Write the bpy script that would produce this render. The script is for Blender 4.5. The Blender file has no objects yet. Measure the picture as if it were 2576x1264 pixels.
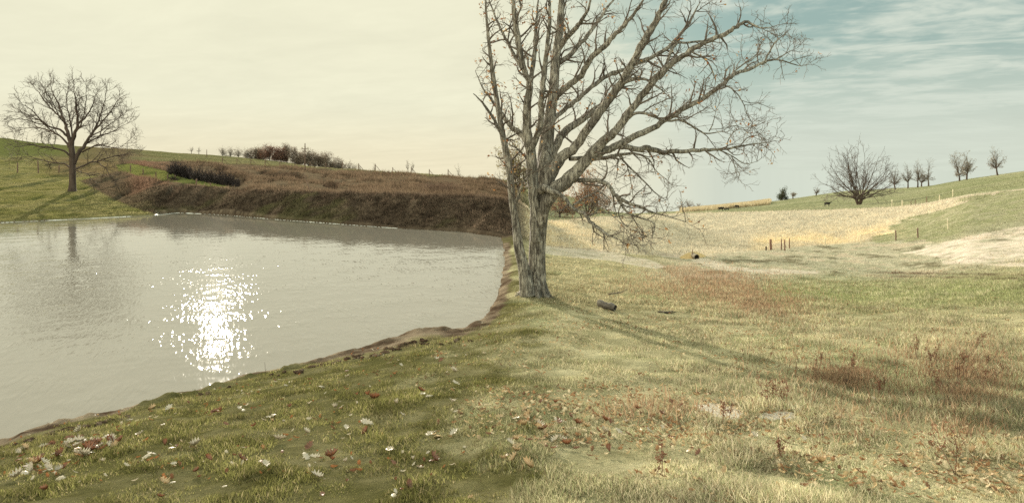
import bpy, math, random
import numpy as np
from mathutils import Vector

random.seed(7)
RNG = np.random.RandomState(11)
scene = bpy.context.scene
COL = scene.collection

# ------------------------------------------------------------------ camera
EYE = 430.0            # eye-level row of the photograph (photo measured 2576 wide)
FOC = 1725.0           # focal length in the same pixels
cam_d = bpy.data.cameras.new("camera")
cam = bpy.data.objects.new("camera", cam_d)
COL.objects.link(cam)
cam.location = (0, 0, 0)
cam.rotation_euler = (math.radians(90), 0, 0)
cam_d.sensor_width = 36
cam_d.lens = FOC / 2576 * 36
cam_d.shift_y = -(632 - EYE) / 2576
cam_d.clip_start = 0.1
cam_d.clip_end = 4000
scene.camera = cam

# ------------------------------------------------------------------ light
SUN_EL = math.radians(12.2)
SUN_AZ = math.atan((545 - 1288) / FOC)      # left of straight ahead
sun_dir = Vector((math.sin(SUN_AZ) * math.cos(SUN_EL), math.cos(SUN_AZ) * math.cos(SUN_EL), math.sin(SUN_EL)))
sl = bpy.data.lights.new("sun", 'SUN')
sl.energy = 5.0
sl.angle = math.radians(0.5)
sl.color = (1.0, 0.9, 0.74)
so = bpy.data.objects.new("sun", sl)
COL.objects.link(so)
so.rotation_euler = (-sun_dir).to_track_quat('-Z', 'Y').to_euler()

scene.view_settings.view_transform = 'Standard'
scene.view_settings.look = 'None'
scene.view_settings.gamma = 1
scene.view_settings.exposure = 1.12
scene.view_settings.use_curve_mapping = False
try:
    scene.cycles.use_denoising = False
    scene.cycles.max_bounces = 5
    scene.cycles.sample_clamp_indirect = 4
except Exception:
    pass

world = bpy.data.worlds.new("World")
scene.world = world
world.use_nodes = True
wn = world.node_tree
wn.nodes.clear()


class NB:
    """small node builder"""
    def __init__(s, tree):
        s.t = tree

    def n(s, typ, **kw):
        nd = s.t.nodes.new(typ)
        for k, v in kw.items():
            if k.startswith('i_'):
                nd.inputs[k[2:].replace('_', ' ')].default_value = v
            elif isinstance(k, str):
                setattr(nd, k, v)
        return nd

    def l(s, a, b):
        s.t.links.new(a, b)

    def math(s, op, a, b=0.0, c=None, clamp=False):
        nd = s.t.nodes.new('ShaderNodeMath')
        nd.operation = op
        nd.use_clamp = clamp
        for i, v in enumerate((a, b, c)):
            if v is None:
                continue
            if isinstance(v, (int, float)):
                nd.inputs[i].default_value = v
            else:
                s.l(v, nd.inputs[i])
        return nd.outputs[0]

    def vmath(s, op, a, b=None):
        nd = s.t.nodes.new('ShaderNodeVectorMath')
        nd.operation = op
        for i, v in enumerate((a, b)):
            if v is None:
                continue
            if isinstance(v, (tuple, list)):
                nd.inputs[i].default_value = v
            else:
                s.l(v, nd.inputs[i])
        return nd

    def ramp(s, fac, stops):
        nd = s.t.nodes.new('ShaderNodeMapRange')
        nd.interpolation_type = 'SMOOTHSTEP'
        s.l(fac, nd.inputs[0])
        nd.inputs[1].default_value, nd.inputs[2].default_value = stops[0], stops[1]
        nd.inputs[3].default_value, nd.inputs[4].default_value = stops[2], stops[3]
        return nd.outputs[0]

    def mix(s, fac, a, b, mode='MIX'):
        nd = s.t.nodes.new('ShaderNodeMix')
        nd.data_type = 'RGBA'
        nd.blend_type = mode
        nd.clamp_factor = True
        if isinstance(fac, (int, float)):
            nd.inputs[0].default_value = fac
        else:
            s.l(fac, nd.inputs[0])
        for i, v in ((6, a), (7, b)):
            if isinstance(v, (tuple, list)):
                nd.inputs[i].default_value = tuple(v)[:3] + (1,)
            else:
                s.l(v, nd.inputs[i])
        return nd.outputs[2]

    def noise(s, vec, scale, detail=4, rough=0.55, dist=0.0):
        nd = s.t.nodes.new('ShaderNodeTexNoise')
        if vec is not None:
            s.l(vec, nd.inputs['Vector'])
        nd.inputs['Scale'].default_value = scale
        nd.inputs['Detail'].default_value = detail
        nd.inputs['Roughness'].default_value = rough
        nd.inputs['Distortion'].default_value = dist
        return nd.outputs[0]


W = NB(wn)
tc = W.n('ShaderNodeTexCoord')
sky = W.n('ShaderNodeTexSky')
sky.sky_type = 'NISHITA'
sky.sun_disc = False
sky.sun_elevation = SUN_EL
sky.sun_rotation = SUN_AZ
sky.air_density = 1.0
sky.dust_density = 2.0
sky.ozone_density = 1.0
dirv = W.vmath('NORMALIZE', tc.outputs['Generated']).outputs[0]
sep = W.n('ShaderNodeSeparateXYZ')
W.l(dirv, sep.inputs[0])
zz = W.math('MAXIMUM', sep.outputs[2], 0.0)
zc = W.math('ADD', zz, 0.10)
cx = W.math('DIVIDE', sep.outputs[0], zc)
cy = W.math('DIVIDE', sep.outputs[1], zc)
comb = W.n('ShaderNodeCombineXYZ')
W.l(W.math('MULTIPLY', cx, 0.75), comb.inputs[0])
W.l(W.math('ADD', W.math('MULTIPLY', cy, 0.95), W.math('MULTIPLY', cx, 0.25)), comb.inputs[1])
n1 = W.noise(comb.outputs[0], 1.5, 5, 0.6, 0.5)
n2 = W.noise(comb.outputs[0], 6.0, 5, 0.6, 0.6)
cl = W.math('ADD', W.math('MULTIPLY', n1, 0.72), W.math('MULTIPLY', n2, 0.28))
dsun = W.vmath('DOT_PRODUCT', dirv, tuple(sun_dir)).outputs['Value']
azr = W.math('DIVIDE', sep.outputs[0], W.math('MAXIMUM', W.math('ABSOLUTE', sep.outputs[1]), 0.05))
right = W.ramp(azr, (-0.06, 0.34, 0.0, 1.0))      # clearer sky away from the sun
cover = W.ramp(cl, (0.44, 0.60, 0.0, 1.0))          # cloud veil amount
gap = W.math('MULTIPLY', W.math('SUBTRACT', 1.0, cover), right)
gap = W.math('MULTIPLY', gap, W.ramp(zz, (0.03, 0.20, 0.0, 1.0)))
K = 4.3
cream = (0.92 * K, 0.90 * K, 0.68 * K)
hzc = (0.92 * K, 0.84 * K, 0.60 * K)
pale = (0.68 * K, 0.75 * K, 0.65 * K)
blue_tint = W.vmath('MULTIPLY', sky.outputs[0], (0.26, 0.37, 0.33)).outputs[0]
veil = W.mix(right, cream, pale)
lowband = W.math('MULTIPLY', W.ramp(zz, (0.0, 0.11, 1.0, 0.0)), W.math('SUBTRACT', 1.0, W.math('MULTIPLY', right, 0.9)))
veil = W.mix(lowband, veil, hzc)
veilb = W.vmath('MULTIPLY', veil, None)
sc_ = W.math('ADD', W.math('MULTIPLY', cl, 0.28), 0.86)
mm = wn.nodes.new('ShaderNodeVectorMath')
mm.operation = 'SCALE'
W.l(veil, mm.inputs[0])
W.l(sc_, mm.inputs['Scale'])
blue2 = W.mix(0.6, blue_tint, (0.22 * K, 0.41 * K, 0.41 * K))
skyc = W.mix(W.math('MULTIPLY', gap, 0.7), mm.outputs[0], blue2)
# sky brightened out of view, overhead and behind, as added fill for the meadow
over = W.math('MAXIMUM', W.ramp(zz, (0.36, 0.62, 0.0, 1.0)), W.ramp(sep.outputs[1], (0.25, -0.15, 0.0, 1.0)))
bm = wn.nodes.new('ShaderNodeVectorMath')
bm.operation = 'SCALE'
W.l(skyc, bm.inputs[0])
W.l(W.math('ADD', 1.0, W.math('MULTIPLY', over, 1.0)), bm.inputs['Scale'])
bg = W.n('ShaderNodeBackground')
W.l(bm.outputs[0], bg.inputs[0])
bg.inputs[1].default_value = 0.1
wo = W.n('ShaderNodeOutputWorld')
W.l(bg.outputs[0], wo.inputs[0])

# ------------------------------------------------------------------ helpers


def PX(px):
    return (px - 1288.0) / FOC


def z1(X, Y):   # picture measurements -> photo pixels
    return 27.2 + .3592 * X, 163.5 + .3592 * Y


def z2(X, Y):
    return 363.3 + .3174 * X, 327.0 + .3174 * Y


def z3(X, Y):
    return 1271.6 + .4742 * X, 36.3 + .4742 * Y


def z4(X, Y):
    return 1271.6 + .3592 * X, 363.3 + .3592 * Y


def z5(X, Y):
    return 1725.8 + .3017 * X, 345.2 + .3017 * Y


def _hash(ix, iy, seed):
    n = (ix.astype(np.int64) * 374761393 + iy.astype(np.int64) * 668265263 + seed * 1442695041) & 0xffffffff
    n = ((n ^ (n >> 13)) * 1274126177) & 0xffffffff
    return ((n ^ (n >> 16)) & 0xffff) / 65535.0


def vnoise(x, y, seed=0):
    x0 = np.floor(x); y0 = np.floor(y)
    fx = x - x0; fy = y - y0
    fx = fx * fx * (3 - 2 * fx); fy = fy * fy * (3 - 2 * fy)
    a = _hash(x0, y0, seed); b = _hash(x0 + 1, y0, seed)
    c = _hash(x0, y0 + 1, seed); d = _hash(x0 + 1, y0 + 1, seed)
    return (a * (1 - fx) + b * fx) * (1 - fy) + (c * (1 - fx) + d * fx) * fy


def fbm(x, y, octs=4, seed=0, gain=0.5):
    s = 0; a = 1; t = 0
    for o in range(octs):
        s = s + a * vnoise(x * 2 ** o + 17.3 * o, y * 2 ** o - 9.1 * o, seed + o)
        t += a
        a *= gain
    return s / t * 2 - 1


def sstep(a, b, v):
    t = np.clip((v - a) / (b - a), 0, 1)
    return t * t * (3 - 2 * t)


def in_poly(px, py, poly):
    inside = np.zeros(px.shape, bool)
    n = len(poly)
    for i in range(n):
        x0, y0 = poly[i]; x1, y1 = poly[(i + 1) % n]
        if y0 == y1:
            continue
        c = ((y0 > py) != (y1 > py)) & (px < (x1 - x0) * (py - y0) / (y1 - y0) + x0)
        inside ^= c
    return inside


def poly_sd(x, y, poly):
    d = np.full(x.shape, 1e18)
    n = len(poly)
    for i in range(n):
        x0, y0 = poly[i]; x1, y1 = poly[(i + 1) % n]
        ex, ey = x1 - x0, y1 - y0
        t = np.clip(((x - x0) * ex + (y - y0) * ey) / (ex * ex + ey * ey + 1e-12), 0, 1)
        d = np.minimum(d, (x - x0 - t * ex) ** 2 + (y - y0 - t * ey) ** 2)
    return np.where(in_poly(x, y, poly), -1, 1) * np.sqrt(d)


def tag(o, label=None, cat=None, group=None, kind=None):
    if label: o['label'] = label
    if cat: o['category'] = cat
    if group: o['group'] = group
    if kind: o['kind'] = kind
    return o


def empty(name, loc=(0, 0, 0)):
    o = bpy.data.objects.new(name, None)
    o.empty_display_size = 0.2
    COL.objects.link(o)
    o.location = loc
    return o


def mesh_np(name, verts, faces, mat, parent=None, smooth=True, colors=None, link=True):
    """faces: list of int arrays shaped (n,3) or (n,4)"""
    verts = np.asarray(verts, np.float32)
    if not isinstance(faces, (list, tuple)):
        faces = [faces]
    faces = [np.asarray(f, np.int32) for f in faces if len(f)]
    me = bpy.data.meshes.new(name)
    me.vertices.add(len(verts))
    me.vertices.foreach_set('co', verts.ravel())
    nl = sum(f.size for f in faces)
    npoly = sum(len(f) for f in faces)
    me.loops.add(nl)
    me.loops.foreach_set('vertex_index', np.concatenate([f.ravel() for f in faces]))
    me.polygons.add(npoly)
    tot = np.concatenate([np.full(len(f), f.shape[1], np.int32) for f in faces])
    start = np.concatenate([[0], np.cumsum(tot)[:-1]]).astype(np.int32)
    me.polygons.foreach_set('loop_start', start)
    me.polygons.foreach_set('loop_total', tot)
    if smooth:
        me.polygons.foreach_set('use_smooth', np.ones(npoly, bool))
    if colors is not None:
        ca = me.color_attributes.new('tint', 'FLOAT_COLOR', 'POINT')
        c4 = np.ones((len(verts), 4), np.float32)
        c4[:, :3] = colors
        ca.data.foreach_set('color', c4.ravel())
    me.update(calc_edges=True)
    me.materials.append(mat)
    if not link:
        return me
    o = bpy.data.objects.new(name, me)
    COL.objects.link(o)
    if parent is not None:
        o.parent = parent
    return o


# ------------------------------------------------------------------ materials
def base_mat(name, rough=0.9, spec=0.2):
    m = bpy.data.materials.new(name)
    m.use_nodes = True
    b = NB(m.node_tree)
    p = m.node_tree.nodes['Principled BSDF']
    p.inputs['Roughness'].default_value = rough
    p.inputs['Specular IOR Level'].default_value = spec
    return m, b, p


def wood_mat(name, c0, c1, scale=6, bump=0.6, stretch=(1, 1, 0.2), dist=0.02):
    m, b, p = base_mat(name, 0.9, 0.15)
    t = b.n('ShaderNodeTexCoord')
    mp = b.n('ShaderNodeMapping')
    mp.inputs['Scale'].default_value = stretch
    b.l(t.outputs['Object'], mp.inputs['Vector'])
    n = b.noise(mp.outputs[0], scale, 6, 0.65, 0.4)
    n_ = b.noise(t.outputs['Object'], scale * 0.12, 3, 0.6)
    f = b.ramp(n, (0.36, 0.64, 0, 1))
    c = b.mix(f, c0, c1)
    c = b.mix(b.ramp(n_, (0.42, 0.62, 0, 0.55)), c, tuple(v * 0.62 for v in c0))
    b.l(c, p.inputs['Base Color'])
    bp = b.n('ShaderNodeBump')
    bp.inputs['Strength'].default_value = bump
    bp.inputs['Distance'].default_value = dist
    b.l(n, bp.inputs['Height'])
    b.l(bp.outputs[0], p.inputs['Normal'])
    return m


def leafy_mat(name, trans=0.35, gain=1.0):
    """thin plant matter whose colour is carried per blade; lets light through"""
    m = bpy.data.materials.new(name)
    m.use_nodes = True
    m.node_tree.nodes.clear()
    b = NB(m.node_tree)
    a = b.n('ShaderNodeAttribute')
    a.attribute_name = 'tint'
    d = b.n('ShaderNodeBsdfDiffuse')
    tr = b.n('ShaderNodeBsdfTranslucent')
    b.l(a.outputs['Color'], d.inputs[0])
    b.l(a.outputs['Color'], tr.inputs[0])
    mx = b.n('ShaderNodeMixShader')
    mx.inputs[0].default_value = trans
    b.l(d.outputs[0], mx.inputs[1])
    b.l(tr.outputs[0], mx.inputs[2])
    o = b.n('ShaderNodeOutputMaterial')
    b.l(mx.outputs[0], o.inputs[0])
    return m


def plain_leaf(name, c0, c1, trans=0.3):
    m = bpy.data.materials.new(name)
    m.use_nodes = True
    m.node_tree.nodes.clear()
    b = NB(m.node_tree)
    t = b.n('ShaderNodeTexCoord')
    n = b.noise(t.outputs['Object'], 30, 3, 0.6)
    c = b.mix(b.ramp(n, (0.35, 0.65, 0, 1)), c0, c1)
    d = b.n('ShaderNodeBsdfDiffuse')
    tr = b.n('ShaderNodeBsdfTranslucent')
    b.l(c, d.inputs[0]); b.l(c, tr.inputs[0])
    mx = b.n('ShaderNodeMixShader')
    mx.inputs[0].default_value = trans
    b.l(d.outputs[0], mx.inputs[1]); b.l(tr.outputs[0], mx.inputs[2])
    gl = b.n('ShaderNodeBsdfGlossy')
    gl.inputs['Roughness'].default_value = 0.45
    m2 = b.n('ShaderNodeMixShader')
    m2.inputs[0].default_value = 0.05
    b.l(mx.outputs[0], m2.inputs[1]); b.l(gl.outputs[0], m2.inputs[2])
    o = b.n('ShaderNodeOutputMaterial')
    b.l(m2.outputs[0], o.inputs[0])
    return m


def ground_mat():
    m, b, p = base_mat('ground_soil_and_turf', 0.95, 0.1)
    a = b.n('ShaderNodeAttribute')
    a.attribute_name = 'tint'
    g = b.n('ShaderNodeNewGeometry')
    nf = b.noise(g.outputs['Position'], 11.0, 8, 0.75)
    nm = b.noise(g.outputs['Position'], 1.6, 5, 0.65)
    f1 = b.math('ADD', b.math('MULTIPLY', nf, 0.9), 0.55)
    f2 = b.math('ADD', b.math('MULTIPLY', nm, 0.7), 0.65)
    f = b.math('MULTIPLY', f1, f2)
    s = b.n('ShaderNodeVectorMath')
    s.operation = 'SCALE'
    b.l(a.outputs['Color'], s.inputs[0]); b.l(f, s.inputs['Scale'])
    m.node_tree.nodes.remove(p)
    d = b.n('ShaderNodeBsdfDiffuse')
    d.inputs['Roughness'].default_value = 0.6
    b.l(s.outputs[0], d.inputs['Color'])
    bp = b.n('ShaderNodeBump')
    bp.inputs['Strength'].default_value = 0.7
    bp.inputs['Distance'].default_value = 0.05
    b.l(b.math('ADD', nf, b.math('MULTIPLY', nm, 2.0)), bp.inputs['Height'])
    b.l(bp.outputs[0], d.inputs['Normal'])
    b.l(d.outputs[0], m.node_tree.nodes['Material Output'].inputs['Surface'])
    return m


def water_mat():
    m, b, p = base_mat('muddy_pond_water', 0.02, 0.5)
    p.inputs['IOR'].default_value = 1.333
    g = b.n('ShaderNodeNewGeometry')
    mp = b.n('ShaderNodeMapping')
    mp0 = b.n('ShaderNodeMapping')
    mp0.inputs['Rotation'].default_value = (0, 0, SUN_AZ)
    b.l(g.outputs['Position'], mp0.inputs['Vector'])
    mp.inputs['Scale'].default_value = (5.0, 1.0, 1.0)
    b.l(mp0.outputs[0], mp.inputs['Vector'])
    n = b.noise(mp.outputs[0], 2.1, 1.2, 0.45, 0.3)
    gust = b.noise(mp0.outputs[0], 0.8, 2, 0.6)
    n_big = b.noise(mp.outputs[0], 0.55, 3, 0.5)
    cc = b.mix(n_big, (0.192, 0.177, 0.147), (0.212, 0.198, 0.168))
    b.l(cc, p.inputs['Base Color'])
    amp = b.ramp(gust, (0.3, 0.75, 0.35, 2.0))
    sp = b.n('ShaderNodeSeparateXYZ')
    b.l(g.outputs['Position'], sp.inputs[0])
    amp = b.math('MULTIPLY', amp, b.ramp(sp.outputs[1], (26.0, 38.0, 1.0, 0.28)))   # lee of the dam
    amp = b.math('MULTIPLY', amp, b.ramp(sp.outputs[1], (11.0, 22.0, 0.6, 1.0)))
    h = b.math('MULTIPLY', n, amp)
    bp = b.n('ShaderNodeBump')
    bp.inputs['Strength'].default_value = 1.0
    bp.inputs['Distance'].default_value = WAVE
    b.l(h, bp.inputs['Height'])
    b.l(bp.outputs[0], p.inputs['Normal'])
    return m


WAVE = 0.0135
M_ground = ground_mat()
M_water = water_mat()
M_grass = leafy_mat('grass_blades', 0.45)
M_weed = leafy_mat('dry_weeds', 0.35)
M_fol = leafy_mat('tree_leaves', 0.3)
M_bark = wood_mat('grey_ridged_bark', (0.09, 0.077, 0.065), (0.50, 0.46, 0.39), 22, 1.0, (1, 1, 0.14), 0.09)
M_twig = wood_mat('twig_bark', (0.10, 0.08, 0.065), (0.21, 0.175, 0.145), 10, 0.3)
M_dark = wood_mat('dark_bark', (0.075, 0.052, 0.042), (0.13, 0.095, 0.075), 5, 0.5)
M_darktwig = wood_mat('dark_twigs', (0.085, 0.062, 0.05), (0.13, 0.10, 0.08), 5, 0.1)
M_thicket = wood_mat('thicket_twigs', (0.022, 0.017, 0.016), (0.05, 0.038, 0.034), 5, 0.1)
M_fan = wood_mat('purple_grey_twigs', (0.11, 0.085, 0.08), (0.18, 0.15, 0.135), 5, 0.1)
M_wtwig = wood_mat('pale_grey_twigs', (0.20, 0.17, 0.145), (0.30, 0.26, 0.22), 5, 0.1)
M_post = wood_mat('weathered_post', (0.13, 0.085, 0.06), (0.24, 0.16, 0.12), 14, 0.4)
M_rust = wood_mat('reddish_post', (0.15, 0.085, 0.06), (0.27, 0.155, 0.115), 14, 0.4)
M_pale = wood_mat('pale_stake', (0.55, 0.48, 0.34), (0.72, 0.65, 0.48), 14, 0.3)
M_black = wood_mat('charred_wood_and_shade', (0.02, 0.017, 0.014), (0.07, 0.06, 0.05), 18, 0.9)
M_pipe = wood_mat('galvanised_pipe', (0.24, 0.20, 0.15), (0.40, 0.34, 0.26), 10, 0.2)
M_hide = wood_mat('black_hide', (0.012, 0.011, 0.010), (0.03, 0.027, 0.025), 4, 0.1)

# ------------------------------------------------------------------ terrain
WL = -4.0   # water level below the eye


def P(Y, py):
    return (Y, -(py - EYE) / FOC * Y)


def Z(Y, z):
    return (Y, z)


Z0 = Z(0, -1.7)
COLS = {
    -700: [Z0, Z(5.5, -2.7), Z(7, -3.1), Z(8.3, -3.9), Z(25, -5.2), Z(42, -3.93), P(60, 488), P(72, 455), P(90, 415), P(110, 380), P(135, 350), P(165, 325), Z(900, 30)],
    0: [Z0, Z(5.5, -2.66), Z(7.5, -3.15), Z(9.7, -3.88), Z(30, -5.2), Z(53, -3.93), P(67, 500), P(76, 474), P(95, 434), P(120, 395), P(145, 365), P(175, 346), Z(900, 20)],
    100: [Z0, Z(5.5, -2.66), Z(7.5, -3.12), Z(10.4, -3.88), Z(30, -5.2), Z(55, -3.93), P(67, 502), P(76, 477), P(95, 437), P(120, 400), P(148, 372), P(178, 360), Z(900, 20)],
    180: [Z0, Z(5.5, -2.66), Z(7.5, -3.1), Z(10.7, -3.88), Z(30, -5.2), Z(57, -3.93), P(67, 505), P(75, 481), P(95, 441), P(120, 404), P(150, 378), P(180, 368), Z(900, 20)],
    330: [Z0, Z(5.5, -2.66), Z(8, -3.1), Z(11.2, -3.88), Z(30, -5.2), Z(61, -3.93), P(70, 502), P(80, 466), P(98, 436), P(130, 401), P(160, 386), P(200, 373), Z(900, 15)],
    400: [Z0, Z(5.5, -2.66), Z(8, -3.1), Z(11.7, -3.88), Z(30, -5.2), Z(65, -3.93), P(75, 465), P(82, 460), P(100, 432), P(130, 403), P(160, 392), P(205, 381), Z(900, 10)],
    500: [Z0, Z(5.5, -2.66), Z(8, -3.1), Z(12.1, -3.88), Z(30, -5.2), Z(64.5, -3.93), P(72, 468), P(80, 463), P(100, 437), P(128, 408), P(150, 402), P(230, 387), Z(900, 10)],
    600: [Z0, Z(5.5, -2.65), Z(9, -3.2), Z(12.8, -3.88), Z(30, -5.2), Z(60, -3.93), P(67, 476), P(75, 473), P(95, 447), P(125, 413), P(150, 408), P(240, 395), Z(900, 5)],
    740: [Z0, Z(5.5, -2.63), Z(9, -3.15), Z(13.6, -3.88), Z(30, -5.2), Z(55, -3.93), P(62, 481), P(70, 483), P(90, 452), P(120, 420), P(150, 418), P(240, 412), Z(900, 0)],
    900: [Z0, Z(5.45, -2.61), Z(9.5, -3.15), Z(14.8, -3.86), Z(30, -5.2), Z(50.4, -3.93), P(58, 485), P(66, 489), P(90, 460), P(118, 427), P(150, 432), P(240, 440), Z(900, -8)],
    1060: [Z0, Z(5.4, -2.59), Z(10, -3.15), Z(16.2, -3.72), Z(30, -5.2), Z(47.3, -3.93), P(55, 488), P(64, 493), P(88, 463), P(115, 435), P(150, 442), P(240, 448), Z(900, -12)],
    1158: [Z0, Z(5.4, -2.58), Z(10, -3.12), Z(16, -3.70), Z(30, -5.2), Z(45.4, -3.93), P(53, 492), P(62, 497), P(85, 468), P(112, 441), P(150, 450), P(240, 455), Z(900, -14)],
    1250: [Z0, Z(5.35, -2.55), Z(10, -3.1), Z(17.5, -3.68), Z(30, -4.4), Z(42, -3.86), P(53, 496), P(62, 502), P(85, 474), P(112, 448), P(150, 462), P(240, 464), Z(900, -16)],
    1300: [Z0, Z(5.3, -2.52), Z(10, -3.1), Z(18, -3.6), Z(30, -3.78), Z(42, -3.95), P(55, 503), P(64, 509), P(86, 485), P(112, 462), P(150, 478), P(240, 476), Z(900, -20)],
    1376: [Z0, Z(5.25, -2.5), Z(10, -3.1), Z(19, -3.66), P(30, 672), P(46, 620), P(60, 559), Z(68, -5.1), Z(90, -5.3), P(120, 516), P(150, 508), P(240, 500), Z(900, -25)],
    1480: [Z0, Z(5.2, -2.5), Z(10, -3.12), Z(18, -3.72), P(32, 674), P(48, 629), P(64, 548), Z(72, -5.1), Z(92, -5.9), P(122, 538), P(150, 533), P(240, 527), Z(900, -40)],
    1600: [Z0, Z(5.2, -2.5), Z(10, -3.14), Z(18, -3.8), P(32, 684), P(49, 637), P(68, 542), Z(76, -5.1), Z(98, -6.5), Z(128, -8.2), P(165, 539), P(240, 538), Z(900, -70)],
    1726: [Z0, Z(5.2, -2.5), Z(10, -3.16), Z(18, -3.84), P(32, 690), P(50, 648), P(71, 537), Z(80, -5.2), Z(100, -6.3), P(130, 536), P(170, 533), P(260, 529), Z(900, -70)],
    1820: [Z0, Z(5.2, -2.5), Z(10, -3.18), Z(18, -3.86), P(32, 692), P(50, 634), P(72, 534), Z(80, -5.1), P(100, 534), P(130, 531), P(170, 525), P(240, 520), Z(900, -70)],
    1930: [Z0, Z(5.2, -2.5), Z(10, -3.2), Z(18, -3.88), P(32, 695), P(50, 628), P(72, 532), Z(80, -4.95), P(100, 531), P(130, 526), P(165, 516), P(215, 508), Z(900, -60)],
    2118: [Z0, Z(5.2, -2.5), Z(10, -3.2), Z(18, -3.88), P(32, 695), P(51, 610), P(72, 527), Z(82, -4.9), P(105, 524), P(130, 513), P(160, 497), P(200, 481), Z(900, -40)],
    2253: [Z0, Z(5.2, -2.5), Z(10, -3.18), Z(18, -3.85), P(32, 692), P(47, 601), P(68, 522), P(78, 522), P(105, 509), P(130, 497), P(160, 485), P(190, 474), Z(900, -30)],
    2330: [Z0, Z(5.2, -2.5), Z(10, -3.16), Z(18, -3.8), P(31, 688), P(43, 600), P(62, 512), P(74, 510), P(100, 499), P(125, 488), P(155, 477), P(185, 468), Z(900, -30)],
    2430: [Z0, Z(5.2, -2.5), Z(10, -3.14), Z(18, -3.75), P(29, 680), P(38, 600), P(55, 493), P(68, 489), P(90, 479), P(110, 470), P(140, 460), P(170, 450), Z(900, -25)],
    2600: [Z0, Z(5.2, -2.48), Z(10, -3.1), Z(18, -3.65), P(27, 672), P(36, 590), P(50, 476), P(62, 470), P(85, 456), P(105, 446), P(130, 436), P(160, 426), Z(900, -20)],
    3300: [Z0, Z(5.2, -2.4), Z(10, -2.9), Z(17, -3.3), P(25, 640), P(34, 560), P(48, 450), P(60, 440), P(80, 425), P(100, 410), P(125, 398), P(150, 390), Z(900, 0)],
}
_cp = sorted(COLS)
_KY = np.array([[k[0] for k in COLS[c]] for c in _cp])
_KZ = np.array([[k[1] for k in COLS[c]] for c in _cp])
TPX = np.arange(-700, 3301, 8.0)
YG = np.concatenate([np.linspace(0, 4, 20, endpoint=False), np.geomspace(4, 900, 1100)])
TAB = np.empty((len(TPX), len(YG)))
for i, p_ in enumerate(TPX):
    ky = np.array([np.interp(p_, _cp, _KY[:, k]) for k in range(_KY.shape[1])])
    kz = np.array([np.interp(p_, _cp, _KZ[:, k]) for k in range(_KY.shape[1])])
    TAB[i] = np.interp(YG, ky, kz)


def _blur(A, axis, r):
    k = np.hanning(2 * r + 3)[1:-1]
    k /= k.sum()
    pad = [(0, 0), (0, 0)]
    pad[axis] = (r, r)
    B = np.pad(A, pad, mode='edge')
    out = np.zeros_like(A)
    for j, w in enumerate(k):
        sl_ = [slice(None), slice(None)]
        sl_[axis] = slice(j, j + A.shape[axis])
        out += w * B[tuple(sl_)]
    return out


TAB = _blur(TAB, 0, 5)
TAB = _blur(TAB, 1, 6)

SHORE_PX = [(-650, 1250), (-200, 1172), (35, 1118), (130, 1085), (250, 1062), (330, 1040), (420, 1012), (520, 988), (640, 950),
            (740, 930), (850, 900), (930, 888), (1000, 868), (1060, 853), (1120, 856), (1170, 852), (1215, 826), (1243, 780), (1258, 730),
            (1266, 670), (1268, 625), (1262, 596), (1158, 582), (1000, 574), (850, 563), (700, 552), (560, 540), (450, 535), (398, 536),
            (390, 541), (330, 544), (250, 548), (150, 553), (60, 557), (0, 560), (-200, 572), (-650, 600)]
SHORE = []
for (a, b_) in SHORE_PX:
    Yv = -WL * FOC / (b_ - EYE)
    SHORE.append((PX(a) * Yv, Yv))


def H0(x, y):
    t = x / np.maximum(y, 4.0)
    p = t * FOC + 1288
    fi = np.clip((p - TPX[0]) / 8.0, 0, len(TPX) - 1.001)
    i0 = fi.astype(int); fx = fi - i0
    yy = np.clip(y, 0, 899.9)
    fj = np.where(yy < 4, yy / 0.2, 20 + np.log(np.maximum(yy, 4) / 4) / np.log(900 / 4) * 1099)
    fj = np.clip(fj, 0, len(YG) - 1.001)
    j0 = fj.astype(int); fy = fj - j0
    return (TAB[i0, j0] * (1 - fx) + TAB[i0 + 1, j0] * fx) * (1 - fy) + (TAB[i0, j0 + 1] * (1 - fx) + TAB[i0 + 1, j0 + 1] * fx) * fy


def shore_sd(x, y):
    wob = 0.10 * fbm(x * 1.1, y * 1.1, 3, 5)
    return poly_sd(x, y, SHORE) + wob


def rills(x, y):
    a = fbm(x * 0.55 + y * 0.16, y * 0.085 - x * 0.05, 4, 421)
    return -sstep(0.12, 0.42, a)


def H(x, y, sd=None):
    x = np.asarray(x, float); y = np.asarray(y, float)
    if sd is None:
        sd = shore_sd(x, y)
    h = H0(x, y)
    rough = sstep(-4, 3, y)
    far = sstep(40, 60, y)
    h = h + (fbm(x * 0.9, y * 0.9, 3, 21) * 0.045 + fbm(x * 4.5, y * 4.5, 3, 31) * 0.016) * rough * (1 + 0.8 * far)
    h = h + fbm(x * 0.12, y * 0.12, 3, 41) * 0.30 * sstep(70, 110, y)
    leftish = sstep(2.0, -4.0, x)
    h = h + rills(x, y) * 0.40 * sstep(62, 72, y) * sstep(135, 118, y) * leftish
    h = h + fbm(x * 1.6, y * 0.8, 3, 43) * 0.10 * sstep(0.5, 2.0, sd) * sstep(44, 50, y) * sstep(75, 66, y) * leftish
    # trodden clods along the near rim
    lip = np.exp(-((sd - 0.30) / 0.26) ** 2) * sstep(24, 18, y)
    h = h + lip * np.maximum(0, fbm(x * 3.2, y * 3.2, 3, 51) + 0.12) * 0.14
    out = np.maximum(h, WL + 0.02 + 0.22 * np.minimum(sd, 0.6) - 1.3 * np.maximum(sd - 0.7, 0))
    ins = np.minimum(h, WL - 0.01 + 0.30 * sd)
    ins = np.minimum(ins, WL - 0.01 + 0.3 * sd)
    return np.where(sd < 0, ins, out)


def hz(x, y):
    return float(H(np.array([x]), np.array([y]))[0])


def at(px, Y):
    """ground point at depth Y in the bearing of photo column px"""
    x = PX(px) * Y
    return Vector((x, Y, hz(x, Y)))


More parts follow.
